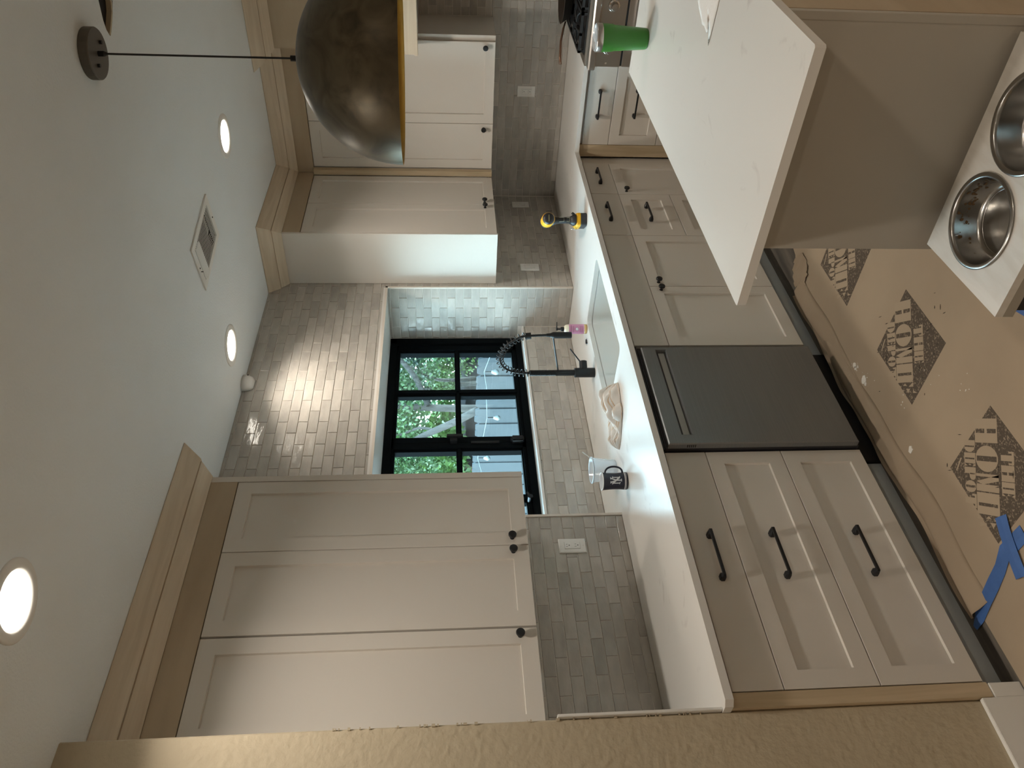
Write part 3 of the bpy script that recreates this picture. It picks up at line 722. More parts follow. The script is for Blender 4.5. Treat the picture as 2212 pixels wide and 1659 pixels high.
# torn scrap by the island
bm = B(); xs = [-2.05+i*.012 for i in range(16)]; ysr = [-.80+j*.0125 for j in range(16)]
G = [[bm.verts.new((x+.006*noise.noise(Vector((x*60, y*60, 1))), y+.006*noise.noise(Vector((x*50, y*50, 5))), .004+.035*max(0, noise.noise(Vector((x*13, y*13, 2)))+.15)*math.exp(-((x+1.96)**2+(y+.71)**2)/.006))) for y in ysr] for x in xs]
for i in range(15):
    for j in range(15):
        cxx, cyy = (xs[i]+xs[i+1])/2, (ysr[j]+ysr[j+1])/2
        if (cxx+1.96)**2+(cyy+.71)**2 < .0068+.002*noise.noise(Vector((cxx*40, cyy*40, 0))): bm.faces.new((G[i][j], G[i+1][j], G[i+1][j+1], G[i][j+1]))
bmesh.ops.delete(bm, geom=[v for v in bm.verts if not v.link_faces], context='VERTS')
o = obj('torn_paper', bm, PAPERD, smooth=True); tag(o, 'torn curled tear in the kraft paper near the island corner', 'paper scrap')
# blue tape
def tape(label, cl, w, z=.0036):
    bm = B(); V = []
    for i, p in enumerate(cl):
        p = Vector(p); d_ = (Vector(cl[min(i+1, len(cl)-1)])-Vector(cl[max(0, i-1)])).normalized(); nn = Vector((-d_.y, d_.x)); ww = w[i] if isinstance(w, list) else w
        zz = z+.0015*(i % 3)
        V.append([bm.verts.new((*(p+nn*ww/2), zz)), bm.verts.new((*(p), zz+.0015)), bm.verts.new((*(p-nn*ww/2), zz))])
    for a, b_ in zip(V, V[1:]):
        for k in range(2): bm.faces.new((a[k], a[k+1], b_[k+1], b_[k]))
    o = obj('tape_strip', bm, TAPE); md = o.modifiers.new('th', 'SOLIDIFY'); md.thickness = .0005; md.offset = 1
    return tag(o, label, 'tape')
tape('wavy strip of blue painter\'s tape reaching toward the three-drawer cabinet', [(-3.675, -.965), (-3.672, -.90), (-3.668, -.86), (-3.690, -.80), (-3.705, -.74), (-3.722, -.67), (-3.738, -.61), (-3.752, -.565)], [.05, .052, .05, .048, .052, .05, .044, .020])
tape('short piece of blue painter\'s tape crossing the wavy strip', [(-3.585, -.925), (-3.63, -.905), (-3.69, -.885), (-3.76, -.86)], [.052, .05, .05, .05], z=.0062)
tape('strip of blue painter\'s tape on the paper beyond the dog feeder', [(-3.17, -1.44), (-3.26, -1.465), (-3.4, -1.50), (-3.6, -1.55)], .05)

# ------------------------------------------------------------------ dog feeder
t = thing('dog_feeder', 'raised dog feeder with a whitewashed top holding two steel bowls', 'pet feeder', (-3.3, -1.9, 0))
dv = Vector((math.cos(math.radians(-87.6)), math.sin(math.radians(-87.6)))); wv = Vector((-.9985, -.0450)).normalized()
wv = Vector((dv.y, -dv.x)); 
P1 = Vector((-3.145, -1.612)); LN, WD, ZF = .572, .357, .325
def fp(l, w): q = P1+dv*l+wv*w; return (q.x, q.y)
b1, b2 = (.158, .160), (.414, .160); RB = .1225
bm = B(); hol = lambda c, r: [fp(c[0]+r*math.cos(2*PI*k/36), c[1]+r*math.sin(2*PI*k/36)) for k in range(36)]
plate(bm, [[fp(0, 0), fp(LN, 0), fp(LN, WD), fp(0, WD)], hol(b1, RB-.012), hol(b2, RB-.012)], ZF-.020, ZF)
obj('top_board', bm, FEEDW, t)
bm = B()
for a in ((0, LN, 0, .018), (0, LN, WD-.018, WD), (0, .018, .018, WD-.018), (LN-.018, LN, .018, WD-.018)):
    prism(bm, [fp(a[0], a[2]), fp(a[1], a[2]), fp(a[1], a[3]), fp(a[0], a[3])], 'z', ZF-.047, ZF-.0202)
obj('apron', bm, FEEDE, t)
for l, w in ((.012, .012), (LN-.052, .012), (.012, WD-.052), (LN-.052, WD-.052)):
    bm = B(); prism(bm, [fp(l, w), fp(l+.04, w), fp(l+.04, w+.04), fp(l, w+.04)], 'z', .0036, ZF-.0472); obj('leg', bm, IRON, t)
bm = B(); prism(bm, [fp(.052, WD-.04), fp(LN-.052, WD-.04), fp(LN-.052, WD-.028), fp(.052, WD-.028)], 'z', .05, ZF-.048); obj('side_board', bm, IRON, t)
bm = B(); prism(bm, [fp(.02, .052), fp(.032, .052), fp(.032, WD-.052), fp(.02, WD-.052)], 'z', .05, ZF-.048); obj('side_board', bm, IRON, t)
def bowl(c, label):
    x, y = fp(*c); bm = B()
    prof = [(RB-.011, ZF-.002), (RB-.004, ZF+.001), (RB, ZF+.0035), (RB-.001, ZF+.0055), (RB-.006, ZF+.0065), (RB-.012, ZF+.0058), (RB-.0145, ZF+.003), (RB-.0165, ZF-.006), (RB-.024, ZF-.058), (RB-.029, ZF-.064), (RB-.040, ZF-.0655), (.03, ZF-.0655), (.004, ZF-.066)]
    q = thing('steel_bowl', label, 'bowl', (x, y, ZF), 'dog bowls in the feeder')
    lathe(bm, prof, (x, y, 0), 56, cap1=True); o = obj('bowl_shell', bm, BOWLM, q, smooth=True)
    bm = B(); lathe(bm, [(RB-.040, ZF-.0652), (RB-.0395, ZF-.0642), (RB-.0375, ZF-.0640)], (x, y, 0), 48); obj('bottom_seam', bm, BOWLM, q, smooth=True)
    return q, x, y
q, bx_, by_ = bowl(b1, 'steel dog bowl with dried food stains, wholly in view in the feeder')
bm = B()
for k in range(60):
    a = math.radians(-10+R.gauss(0, 42)); zz = ZF-.006-.036*R.random()**.8; rr = RB-.0168-(ZF-.006-zz)*.145-.0005; s = .0015+.0035*R.random()
    c = Vector((bx_+rr*math.cos(a), by_+rr*math.sin(a), zz)); tn = Vector((-math.sin(a), math.cos(a), 0))
    V = [bm.verts.new(c+tn*s*math.cos(j*PI/3)*(.6+.7*R.random())+Vector((0, 0, 1))*s*math.sin(j*PI/3)*(.6+.9*R.random())) for j in range(6)]
    bm.faces.new(V)
o = obj('food_stain', bm, mat('dried_food', (.10, .055, .02), .8), q); o['kind'] = 'stuff'
bowl(b2, 'steel dog bowl at the picture edge, cropped, the second in the feeder')

# ------------------------------------------------------------------ pendant lamp
PXc, PYc = -2.551, -1.868
t = thing('pendant_lamp', 'large aged bronze dome pendant with a gold inside, hanging over the island', 'pendant lamp', (PXc, PYc, CEIL))
bm = B(); lathe(bm, [(.0715, CEIL-.0005), (.0725, CEIL-.003), (.0725, CEIL-.026), (.0705, CEIL-.0285), (.01, CEIL-.0285)], (PXc, PYc, 0), 48, True, True); obj('canopy', bm, CANOPYM, t)
for dx, dy in ((.030, -.022), (-.028, .024)):
    bm = B(); cyl(bm, (PXc+dx, PYc+dy, CEIL-.028), (PXc+dx, PYc+dy, CEIL-.036), .0055, n=12); obj('screw_cap', bm, BLACK, t)
bm = B(); lathe(bm, [(.008, CEIL-.028), (.008, CEIL-.045), (.003, CEIL-.055)], (PXc, PYc, 0), 14, True, True); obj('strain_relief', bm, BLACK, t)
bm = B(); cyl(bm, (PXc, PYc, CEIL-.05), (PXc, PYc, 2.135), .0030, n=10); obj('cord', bm, CABLE, t)
RD, ZR = .300, 1.812
bm = B(); prof = [(.0035, 2.14), (.0085, 2.14), (.0085, 2.122), (.012, 2.119)]; lathe(bm, prof, (PXc, PYc, 0), 16, True, True); obj('cord_grip', bm, BLACK, t)
bm = B(); prof = [(RD*math.sin(a), ZR+.31*math.cos(a)) for a in [math.radians(v) for v in [.5]+list(range(3, 91, 3))]]
lathe(bm, prof, (PXc, PYc, 0), 96, True); sh = obj('shade', bm, BRONZE, t, smooth=True)
bm = B(); prof = [((RD-.003)*math.sin(a), ZR+.307*math.cos(a)) for a in [math.radians(v) for v in [.5]+list(range(3, 91, 3))]]
prof.append((RD, ZR)); lathe(bm, prof, (PXc, PYc, 0), 96, True); obj('gold_lining', bm, GOLD, sh, smooth=True)
bm = B(); lathe(bm, [(.02, 2.09), (.02, 2.04), (.012, 2.035)], (PXc, PYc, 0), 20, True, True); obj('socket', bm, BLACK, t)
bm = B(); lathe(bm, [(.012, 2.035), (.018, 2.01), (.028, 1.975), (.028, 1.95), (.018, 1.925), (.003, 1.92)], (PXc, PYc, 0), 24, True, True); obj('bulb', bm, BULB, t, smooth=True)

# the dome hangs a touch out of level, near side lower
T_ = Matrix.Translation((PXc, PYc, 2.14)) @ Matrix.Rotation(math.radians(1.1), 4, Vector((rt.x, rt.y, 0))) @ Matrix.Translation((-PXc, -PYc, -2.14))
for o in COL.objects:
    if o.name.split('.')[0] in ('shade', 'gold_lining', 'socket', 'bulb'): o.data.transform(T_)

# ------------------------------------------------------------------ ceiling fixtures
for x, y, label in ((-3.863, -1.062, 'lit round recessed ceiling light, largest, cropped at the picture edge near the beige wall'), (-1.385, -1.068, 'lit round recessed ceiling light between vent and right wall cabinets'), (-1.993, -.296, 'lit round recessed ceiling light close to the tiled wall above the window')):
    t = thing('recessed_light', label, 'ceiling light', (x, y, CEIL), 'recessed ceiling lights')
    bm = B(); lathe(bm, [(.102, CEIL-.0006), (.102, CEIL-.004), (.098, CEIL-.006), (.078, CEIL-.0068), (.072, CEIL-.0035), (.0705, CEIL-.0012)], (x, y, 0), 56); obj('trim_ring', bm, WHITE, t, smooth=True)
    bm = B(); lathe(bm, [(.0708, CEIL-.0030), (.0708, CEIL-.0018)], (x, y, 0), 56, True, True); obj('diffuser', bm, LED, t)
# vent
t = thing('ceiling_vent', 'white rectangular ceiling air register with curved louvres', 'vent', (-1.991, -.872, CEIL))
va = math.radians(-12); vx, vy = Vector((math.cos(va), math.sin(va))), Vector((-math.sin(va), math.cos(va))); VC = Vector((-1.991, -.872))
def vp(a, b_): q = VC+vx*a+vy*b_; return (q.x, q.y)
VL, VW = .172, .118
bm = B(); plate(bm, [[vp(-VL, -VW), vp(VL, -VW), vp(VL, VW), vp(-VL, VW)], [vp(-VL+.034, -VW+.030), vp(-VL+.034, VW-.030), vp(VL-.034, VW-.030), vp(VL-.034, -VW+.030)]], CEIL-.007, CEIL-.0005)
obj('frame', bm, WHITE, t)
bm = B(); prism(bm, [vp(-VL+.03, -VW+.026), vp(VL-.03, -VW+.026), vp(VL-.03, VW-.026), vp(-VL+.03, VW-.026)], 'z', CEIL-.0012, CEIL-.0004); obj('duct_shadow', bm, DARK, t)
def slat(a0, b0, a1, b1, nrm, lean, dz=.0014, pts_=None):
    bm = B(); nn = (vx*nrm[0]+vy*nrm[1]); C_ = pts_ or [(a0, b0), (a1, b1)]; R_ = []
    for a, b_ in C_:
        p = Vector(vp(a, b_)); R_.append([bm.verts.new((v.x, v.y, z)) for v, z in ((p, CEIL-.005), (p+nn*lean*.5, CEIL-.005-dz*.6), (p+nn*lean, CEIL-.005-dz))])
    for A, Bv in zip(R_, R_[1:]):
        for k in range(2): bm.faces.new((A[k], A[k+1], Bv[k+1], Bv[k]))
    o = obj('louvre', bm, WHITE, t); md = o.modifiers.new('th', 'SOLIDIFY'); md.thickness = .0011
for k in range(15):
    b_ = -.080+k*.0114; slat(0, 0, 0, 0, (0, 1), .0015, pts_=[(-.083, b_), (.045, b_), (.060, b_+.005 if k > 7 else b_-.005), (.074, b_+.0085 if k > 7 else b_-.0085)] if 0 < k < 14 else [(-.083, b_), (.074, b_)])
for k in range(5): slat(.085+k*.0125, -.088, .085+k*.0125, .088, (1, 0), .0015)
for k in range(4): slat(-.094-k*.0125, -.088, -.094-k*.0125, .088, (1, 0), .0105, dz=.008)
bm = B(); c = vp(-.155, .02); cyl(bm, (*c, CEIL-.007), (*c, CEIL-.016), .002, n=8); obj('damper_lever', bm, SCREWD, t)
for a in (.155, -.155):
    bm = B(); c = vp(a, -.0); cyl(bm, (*c, CEIL-.007), (*c, CEIL-.009), .0035, n=10); obj('screw', bm, SCREWD, t)
# hanging flap round the hole
bm = B(); n = 14
arc = [(-2.300, -1.99), (-2.282, -1.955), (-2.285, -1.93), (-2.30, -1.905), (-2.325, -1.885), (-2.35, -1.866), (-2.364, -1.858)]
for (a, b_) in zip(arc, arc[1:]):
    a, b_ = Vector(a), Vector(b_); w = .0045
    dd = (b_-a).normalized(); nn = Vector((-dd.y, dd.x))*w
    prism(bm, [tuple(a+nn), tuple(b_+nn), tuple(b_-nn), tuple(a-nn)], 'z', CEIL-.003, CEIL+.012)
o = obj('hole_rim_flap', bm, GYP, ceiling)
# sensor near wall
t = thing('ceiling_sensor', 'small rounded white sensor fixed where the ceiling meets the tiled wall', 'sensor', (-1.955, -.03, CEIL))
bm = B(); U_ = [(-.048, .0), (-.050, -.018), (-.040, -.036), (-.020, -.046), (.0, -.049), (.020, -.046), (.040, -.036), (.050, -.018), (.048, 0)]
A = [bm.verts.new((-1.955+x, -.001+y, CEIL-.0005)) for x, y in U_]; A2 = [bm.verts.new((-1.955+x, -.001+y, CEIL-.022)) for x, y in U_]; A3 = [bm.verts.new((-1.955+x*.82, -.001+y*.72, CEIL-.046)) for x, y in U_]; A4 = [bm.verts.new((-1.955+x*.55, -.001+y*.3, CEIL-.056)) for x, y in U_]
for P, Q in ((A, A2), (A2, A3), (A3, A4)):
    for k in range(9): bm.faces.new((P[k], P[(k+1) % 9], Q[(k+1) % 9], Q[k]))
bm.faces.new(A); bm.faces.new(A4[::-1]); obj('housing', bm, WHITE, t, smooth=True)
bm = B(); cyl(bm, (-1.925, -.040, CEIL-.024), (-1.925, -.0455, CEIL-.026), .003, n=8); obj('sensor_eye', bm, SCREWD, t)

# ------------------------------------------------------------------ outlets and switches
def outlet(F, a, z, label, kind):
    c = F(a, 0, z); t = thing('wall_outlet' if kind == 'duplex' else 'light_switch', label, 'outlet' if kind == 'duplex' else 'switch', c)
    bm = B()
    def ring(wx, wz, d_): return [bm.verts.new(F(a+x*wx, d_, z+y*wz)) for x, y in ((-1, -1), (1, -1), (1, 1), (-1, 1))]
    L = [ring(.0365, .0585, .0005), ring(.0365, .0585, .003), ring(.033, .055, .0058), ring(.0172, .034, .0058), ring(.0172, .034, .0040)]
    for A, Bv in zip(L, L[1:]):
        for k in range(4): bm.faces.new((A[k], A[(k+1) % 4], Bv[(k+1) % 4], Bv[k]))
    bm.faces.new(L[0]); bm.faces.new(L[-1]); obj('cover_plate', bm, WHITE, t)
    bm = B()
    if kind == 'duplex': fbox(bm, F, a-.0162, a+.0162, .004, .0072, z-.033, z+.033)
    else:
        V = [bm.verts.new(F(a+x*.0155, d_, z+y)) for x in (-1, 1) for y, d_ in ((-.032, .0042), (-.032, .0095), (0, .0062), (.032, .0062), (.032, .0042))]
        bm.faces.new(V[:5]); bm.faces.new(V[5:][::-1])
        for k in range(5): bm.faces.new((V[k], V[(k+1) % 5], V[5+(k+1) % 5], V[5+k]))
    f = obj('receptacle' if kind == 'duplex' else 'rocker', bm, WHITE, t)
    if kind == 'duplex':
        for s in (-1, 1):
            zc = z+s*.0185
            for q0, q1, z0_, z1_ in ((-.0068, -.0052, .001, .009), (.0052, .0068, .002, .008)):
                bm = B(); fbox(bm, F, a+q0, a+q1, .0070, .0074, zc+z0_, zc+z1_); obj('slot', bm, SCREWD, f)
            bm = B(); cyl(bm, F(a, .007, zc-.005), F(a, .0074, zc-.005), .0026, n=8); obj('ground_hole', bm, SCREWD, f)
    for s in (-1, 1):
        bm = B(); cyl(bm, F(a, .0056, z+s*.0475), F(a, .0064, z+s*.0475), .0028, n=10); obj('screw', bm, WHITE, t)
outlet(FW(-.001), -2.994, 1.158, 'white duplex outlet in the tile beneath the left wall cabinets', 'duplex')
outlet(FR(-.001), -.752, 1.160, 'white duplex outlet on the right wall near the range', 'duplex')
outlet(FW(-.001), -.124, 1.164, 'white rocker switch in the dim tiled corner behind the drill', 'rocker')
outlet(FW(-.001), -.892, 1.164, 'white rocker switch just right of the window niche', 'rocker')

# ------------------------------------------------------------------ faucet
fx, fy = -1.945, -.058
t = thing('kitchen_faucet', 'matte black spring-neck faucet standing behind the sink', 'faucet', (fx, fy, ZC))
bm = B(); cyl(bm, (fx, fy, ZC), (fx, fy, 1.020), .0255, n=32); obj('base_body', bm, BLACK, t, bevel=0)
bm = B(); cyl(bm, (fx, fy, 1.020), (fx, fy, 1.118), .0158, n=24); obj('column', bm, BLACK, t)
bm = B()
prof = []
for k in range(24):
    z = 1.118+k*.0058; prof += [(.0135, z), (.0158, z+.0015), (.0158, z+.0040), (.0135, z+.0055)]
lathe(bm, prof, (fx, fy, 0), 20, True, True); obj('spring_sleeve', bm, BLACK, t)
sd = Vector((.10, -.995, 0)).normalized()      # spout direction, over the basin
def fpnt(s, z): return Vector((fx, fy, z))+sd*s
SP = .235
arcp = [(0, 1.258), (.002, 1.30), (.010, 1.345), (.030, 1.385), (.060, 1.408), (.095, 1.415), (.135, 1.405), (.175, 1.38), (.205, 1.345), (.225, 1.31), (SP-.004, 1.28)]
def smooth_pts(P, n):
    out_ = []
    P = [P[0]]+P+[P[-1]]
    for i in range(1, len(P)-2):
        for k in range(n):
            t_ = k/n; p0, p1, p2, p3 = [Vector(p) for p in P[i-1:i+3]]
            out_.append(.5*((2*p1)+(p2-p0)*t_+(2*p0-5*p1+4*p2-p3)*t_*t_+(3*p1-p0-3*p2+p3)*t_**3))
    out_.append(Vector(P[-1])); return out_
cl = [fpnt(*p) for p in smooth_pts([Vector(a) for a in arcp], 8)]
bm = B(); tube(bm, cl+[fpnt(SP-.002, 1.24), fpnt(SP, 1.19), fpnt(SP, 1.165)], .0062, 12); obj('hose', bm, BLACK, t, smooth=True)
# coil spring around the hose
Lc = [0]
for a, b_ in zip(cl, cl[1:]): Lc.append(Lc[-1]+(b_-a).length)
tot = Lc[-1]; turns = 19; pts = []; u = None
nst = turns*16
for k in range(nst+1):
    s = tot*k/nst; i = max(j for j in range(len(Lc)) if Lc[j] <= s+1e-9); i = min(i, len(cl)-2)
    p = cl[i].lerp(cl[i+1], (s-Lc[i])/max(1e-9, Lc[i+1]-Lc[i])); d_ = (cl[i+1]-cl[i]).normalized()
    side = Vector((-sd.y, sd.x, 0)); nn = d_.cross(side).normalized(); a = 2*PI*turns*k/nst
    pts.append(p+side*.0185*math.cos(a)+nn*.0185*math.sin(a))
bm = B(); tube(bm, pts, .0025, 6); obj('coil_spring', bm, BLACK, t, smooth=True)
bm = B(); c0, c1 = fpnt(SP-.006, 1.290), fpnt(SP-.003, 1.262); cyl(bm, c0, c1, .0165, n=20); obj('spring_end_collar', bm, BLACK, t)
bm = B(); rings(bm, [(fpnt(SP, z), sd, Vector((-sd.y, sd.x, 0)), r, r) for z, r in ((1.185, .008), (1.165, .0105), (1.152, .0155), (1.148, .0165), (1.06, .0165), (1.057, .015))], 24); obj('spray_head', bm, BLACK, t)
bm = B(); cyl(bm, fpnt(0.012, 1.108), fpnt(SP-.008, 1.150), .0042, n=10); obj('dock_arm', bm, BLACK, t)
hd = Vector((.86, -.5, 0)).normalized(); c = Vector((fx, fy, .972))
bm = B(); cyl(bm, c+hd*.018, c+hd*.062, .0205, n=26); obj('valve_barrel', bm, BLACK, t)
bm = B(); cyl(bm, c+hd*.056+Vector((0, 0, .012)), c+hd*.108+Vector((.0, -.03, .068)), .0036, n=10); obj('lever', bm, BLACK, t)
# air switch
t = thing('air_switch', 'small round chrome and black button set in the counter by the faucet', 'button', (-1.683, -.050, ZC))
bm = B(); lathe(bm, [(.020, ZC+.0002), (.020, ZC+.0035), (.016, ZC+.006), (.013, ZC+.006)], (-1.683, -.052, 0), 32, True, True); obj('bezel', bm, CHROME, t)
bm = B(); lathe(bm, [(.013, ZC+.0058), (.0125, ZC+.010), (.001, ZC+.0105)], (-1.683, -.052, 0), 28, True, True); obj('push_cap', bm, BLACK, t)

# ------------------------------------------------------------------ soap bottle
sx, sy = -1.618, -.088
t = thing('soap_bottle', 'pump soap bottle with a pink label beside the sink', 'soap bottle', (sx, sy, ZC))
def lz(name, prof, m, par, n=36, sm=True, c=(0, 0), caps=(True, True)):
    bm = B(); lathe(bm, [(r, ZC+z) for r, z in prof], (c[0], c[1], 0), n, *caps); return obj(name, bm, m, par, smooth=sm)
b_ = lz('bottle', [(.010, .0003), (.024, .0005), (.0262, .004), (.0265, .016)], SOAPL, t, c=(sx, sy))
b_ = lz('bottle', [(.0264, .016), (.0264, .10), (.0262, .108), (.024, .117), (.018, .124), (.011, .127)], SOAPB, t, c=(sx, sy))
lb = lz('label', [(.0268, .018), (.0268, .102)], PINK, t, c=(sx, sy), caps=(False, False))
view = math.atan2(CAM.y-sy, CAM.x-sx)
def onlabel(a0, a1, z0, z1, m, name, rr=.0271, par=lb, c=(sx, sy), zo=ZC):
    bm = B(); n = 6; V = [[bm.verts.new((c[0]+rr*math.cos(a0+(a1-a0)*k/n), c[1]+rr*math.sin(a0+(a1-a0)*k/n), zo+z)) for z in (z0, z1)] for k in range(n+1)]
    for a, b2 in zip(V, V[1:]): bm.faces.new((a[0], b2[0], b2[1], a[1]))
    return obj(name, bm, m, par)
onlabel(view-.95, view+.95, .088, .0915, PINKD, 'label_band')
bm = B(); n = 24; rr = .0273
V = [bm.verts.new((sx+rr*math.cos(view+.36*math.cos(2*PI*k/n)), sy+rr*math.sin(view+.36*math.cos(2*PI*k/n)), ZC+.058+.0095*math.sin(2*PI*k/n))) for k in range(n)]; bm.faces.new(V); obj('label_disc', bm, PINKD, lb)
bm = B(); rr = .0275
V = [bm.verts.new((sx+rr*math.cos(view+.30*math.cos(2*PI*k/n)), sy+rr*math.sin(view+.30*math.cos(2*PI*k/n)), ZC+.058+.0080*math.sin(2*PI*k/n))) for k in range(n)]; bm.faces.new(V); obj('label_disc_white', bm, MUGW, lb)
for z in (.079, .074, .040, .036, .030, .026, .096):
    for a in (-.7, -.42, -.14, .14, .42):
        onlabel(view+a, view+a+.17, z, z+.0022, PINKD, 'label_print')
lz('collar', [(.012, .1265), (.012, .143), (.0095, .145)], BLACK, t, 20, False, (sx, sy))
lz('pump_stem', [(.0045, .145), (.0045, .164)], BLACK, t, 12, False, (sx, sy))
bm = B(); cyl(bm, (sx, sy, ZC+.162), (sx, sy, ZC+.170), .0085, n=16); cyl(bm, (sx, sy, ZC+.167), (sx+.034, sy-.022, ZC+.164), .0035, .0026, n=10); obj('pump_head', bm, BLACK, t)

# ------------------------------------------------------------------ mug
mx_, my_ = -2.795, -.188
t = thing('coffee_mug', 'navy mug with white interlocking letters in front of the clear tub', 'mug', (mx_, my_, ZC))
MR = .0385
def mr(z): return MR-.003*math.sin(PI*min(1, max(0, z/.105)))
prof = [(.030, .0003), (.036, .0006), (.0385, .004)]+[(mr(z), z) for z in [.006+i*.0098 for i in range(11)]]
lz('cup', prof+[(.0392, .1085), (.0385, .1105)], NAVY, t, 44, True, (mx_, my_), (True, False))
lz('inside', [(.0385, .1105), (.0365, .1085), (.034, .08), (.0335, .012), (.001, .010)], MUGW, t, 44, True, (mx_, my_), (False, True))
lz('lip', [(.0392, .107), (.0400, .1085), (.0398, .111), (.0385, .1118), (.037, .110)], MUGW, t, 44, True, (mx_, my_), (False, False))
for z0, z1 in ((.012, .0155), (.008, .0095)): lz('white_stripe', [(mr(z0)+.0009, z0), (mr(z1)+.0009, z1)], MUGW, t, 44, True, (mx_, my_), (False, False))
rtv = Vector((rt.x, rt.y, 0))
va_ = math.atan2(CAM.y-my_, CAM.x-mx_)
hdv = Vector((rt.x*.97-.1*fw.x, rt.y*.97-.1*fw.y, 0)).normalized()
hc = Vector((mx_, my_, ZC+.058))
pts = [hc+hdv*(.034+.030*math.sin(a)**.8 if math.sin(a) > 0 else .034)+Vector((0, 0, .038*math.cos(a))) for a in [PI*k/18 for k in range(19)]]
pts = [pts[0]-hdv*.004]+pts+[pts[-1]-hdv*.004]
bm = B(); tube(bm, pts, .0042, 10); obj('handle', bm, NAVY, t, smooth=True)
# letters drawn as strokes wrapped on the mug
bm = B(); a_c = va_+.10
def mp_(x, z, off_=.0006):
    r = mr(z)+off_; a = a_c + x/r; return (mx_+r*math.cos(a), my_+r*math.sin(a), ZC+z)
def quad(P):     # polygon (x to the viewer's right, z up), subdivided strip-wise by caller
    bm.faces.new([bm.verts.new(mp_(x, z)) for x, z in P])
def stroke(p, q, w0, w1, n=6):
    p, q = Vector(p), Vector(q); d_ = (q-p).normalized(); nn = Vector((-d_.y, d_.x)); prev = None
    for k in range(n+1):
        s = k/n; c = p.lerp(q, s); w = (w0+(w1-w0)*s)/2; cur = (c+nn*w, c-nn*w)
        if prev: quad([tuple(prev[0]), tuple(cur[0]), tuple(cur[1]), tuple(prev[1])])
        prev = cur
H0, H1 = .030, .076
# N
stroke((-.0125, H0+.006), (-.0125, H1-.006), .0042, .0042); stroke((.0125, H0+.006), (.0125, H1-.006), .0042, .0042)
stroke((-.0135, H1-.007), (.0135, H0+.007), .0065, .0065, 8)
for s in (-1, 1):
    stroke((s*.0125-.005, H1-.006), (s*.0125+.005, H1-.009), .0035, .0025, 3); stroke((s*.0125-.005, H0+.009), (s*.0125+.005, H0+.006), .0025, .0035, 3)
# Y
stroke((0, H0), (0, H0+.022), .0052, .0052, 4); stroke((0, H0+.021), (-.0088, H1+.001), .0052, .0048, 5); stroke((0, H0+.021), (.0088, H1+.001), .0052, .0048, 5)
for s in (-1, 1): stroke((s*.0088-.005, H1+.001), (s*.0088+.005, H1+.001), .003, .003, 3)
stroke((-.006, H0), (.006, H0), .003, .003, 3)
for v in bm.verts: v.co += (v.co-Vector((mx_, my_, v.co.z)))*.002*0
for f_ in bm.faces: f_.normal_update()
obj('letters', bm, mat('mug_print', (.62, .64, .66), .4), t, auto=False)

# ------------------------------------------------------------------ clear tub with a spoon
jx, jy = -2.615, -.055
t = thing('clear_tub', 'clear plastic tub holding a white spoon, behind the mug', 'tub', (jx, jy, ZC))
lz('tub_wall', [(.040, .0004), (.046, .003), (.058, .108), (.061, .110), (.061, .114), (.0565, .114), (.0445, .006), (.001, .0045)], CLEAR, t, 44, True, (jx, jy), (True, True))
lz('rim', [(.060, .1075), (.0625, .1085), (.0625, .1135), (.060, .1148), (.0575, .1140)], mat('frosted_rim', (.62, .72, .80), .2), t, 44, True, (jx, jy), (False, False))
t = thing('plastic_spoon', 'white plastic spoon leaning out of the clear tub', 'spoon', (jx, jy, ZC+.02))
bm = B(); p0 = Vector((jx-.02, jy+.012, ZC+.014)); p1 = Vector((jx+.052, jy-.030, ZC+.117)); p2 = p1+(p1-p0).normalized()*.042
tube(bm, [p0, p1, p2], .0022, 8); obj('spoon_handle', bm, WHITE, t)
bm = B(); u, v = frame_of(p1-p0); d_ = (p1-p0).normalized(); rings(bm, [(p0-d_*.0+d_*s, u, v, r, r*.3) for s, r in ((-.012, .003), (-.006, .010), (.004, .012), (.016, .008), (.024, .003))], 12); obj('spoon_bowl', bm, WHITE, t, smooth=True)

# ------------------------------------------------------------------ crumpled cloth
cx, cy = -2.500, -.290
ld = Vector((-.70, .715, 0)).normalized()      # long axis, leftwards in the upright view
wd = Vector((ld.y, -ld.x, 0))
t = thing('dish_cloth', 'crumpled white cloth with orange stripes on the counter by the sink', 'cloth', (cx, cy, ZC))
bm = B(); nu, nv = 64, 40; uvl = bm.loops.layers.uv.new('UVMap'); G = []
for i in range(nu+1):
    u_ = i/nu; L_ = -.150+.300*u_
    half = .066*math.sin(PI*min(1, u_**.92))**.75*(1.0-.25*max(0, u_-.6)/.4) + .006
    sh_ = .007*math.sin(u_*5.0+.6)
    row = []
    for j in range(nv+1):
        v_ = -1+2*j/nv
        x = L_; y = sh_+half*v_+.007*noise.noise(Vector((u_*9, v_*2, 5)))
        e = (1-abs(v_)**3)*min(1, u_*9)**.6*min(1, (1-u_)*7)**.7
        f = .036+.027*math.sin(u_*7.5+v_*2.2+1.5*noise.noise(Vector((u_*3, v_*2, 1))))+.018*noise.noise(Vector((u_*5+v_*1.5, v_*3.4, 7)))
        f += .016*abs(math.sin(v_*7+u_*5+2*noise.noise(Vector((u_*4, v_, 9)))))
        h = max(.0015, e*f*(1.15-.45*u_))
        row.append(bm.verts.new(Vector((cx, cy, ZC+h))+ld*x+wd*y))
    G.append(row)
for i in range(nu):
    for j in range(nv):
        fc = bm.faces.new((G[i][j], G[i+1][j], G[i+1][j+1], G[i][j+1]))
        for lp_, (a, b2) in zip(fc.loops, ((i, j), (i+1, j), (i+1, j+1), (i, j+1))): lp_[uvl].uv = (a/nu, b2/nv*.8+.25*math.sin(a/nu*3))
o = obj('folds', bm, CLOTH, t, smooth=True); md = o.modifiers.new('th', 'SOLIDIFY'); md.thickness = .0014; md.offset = 1
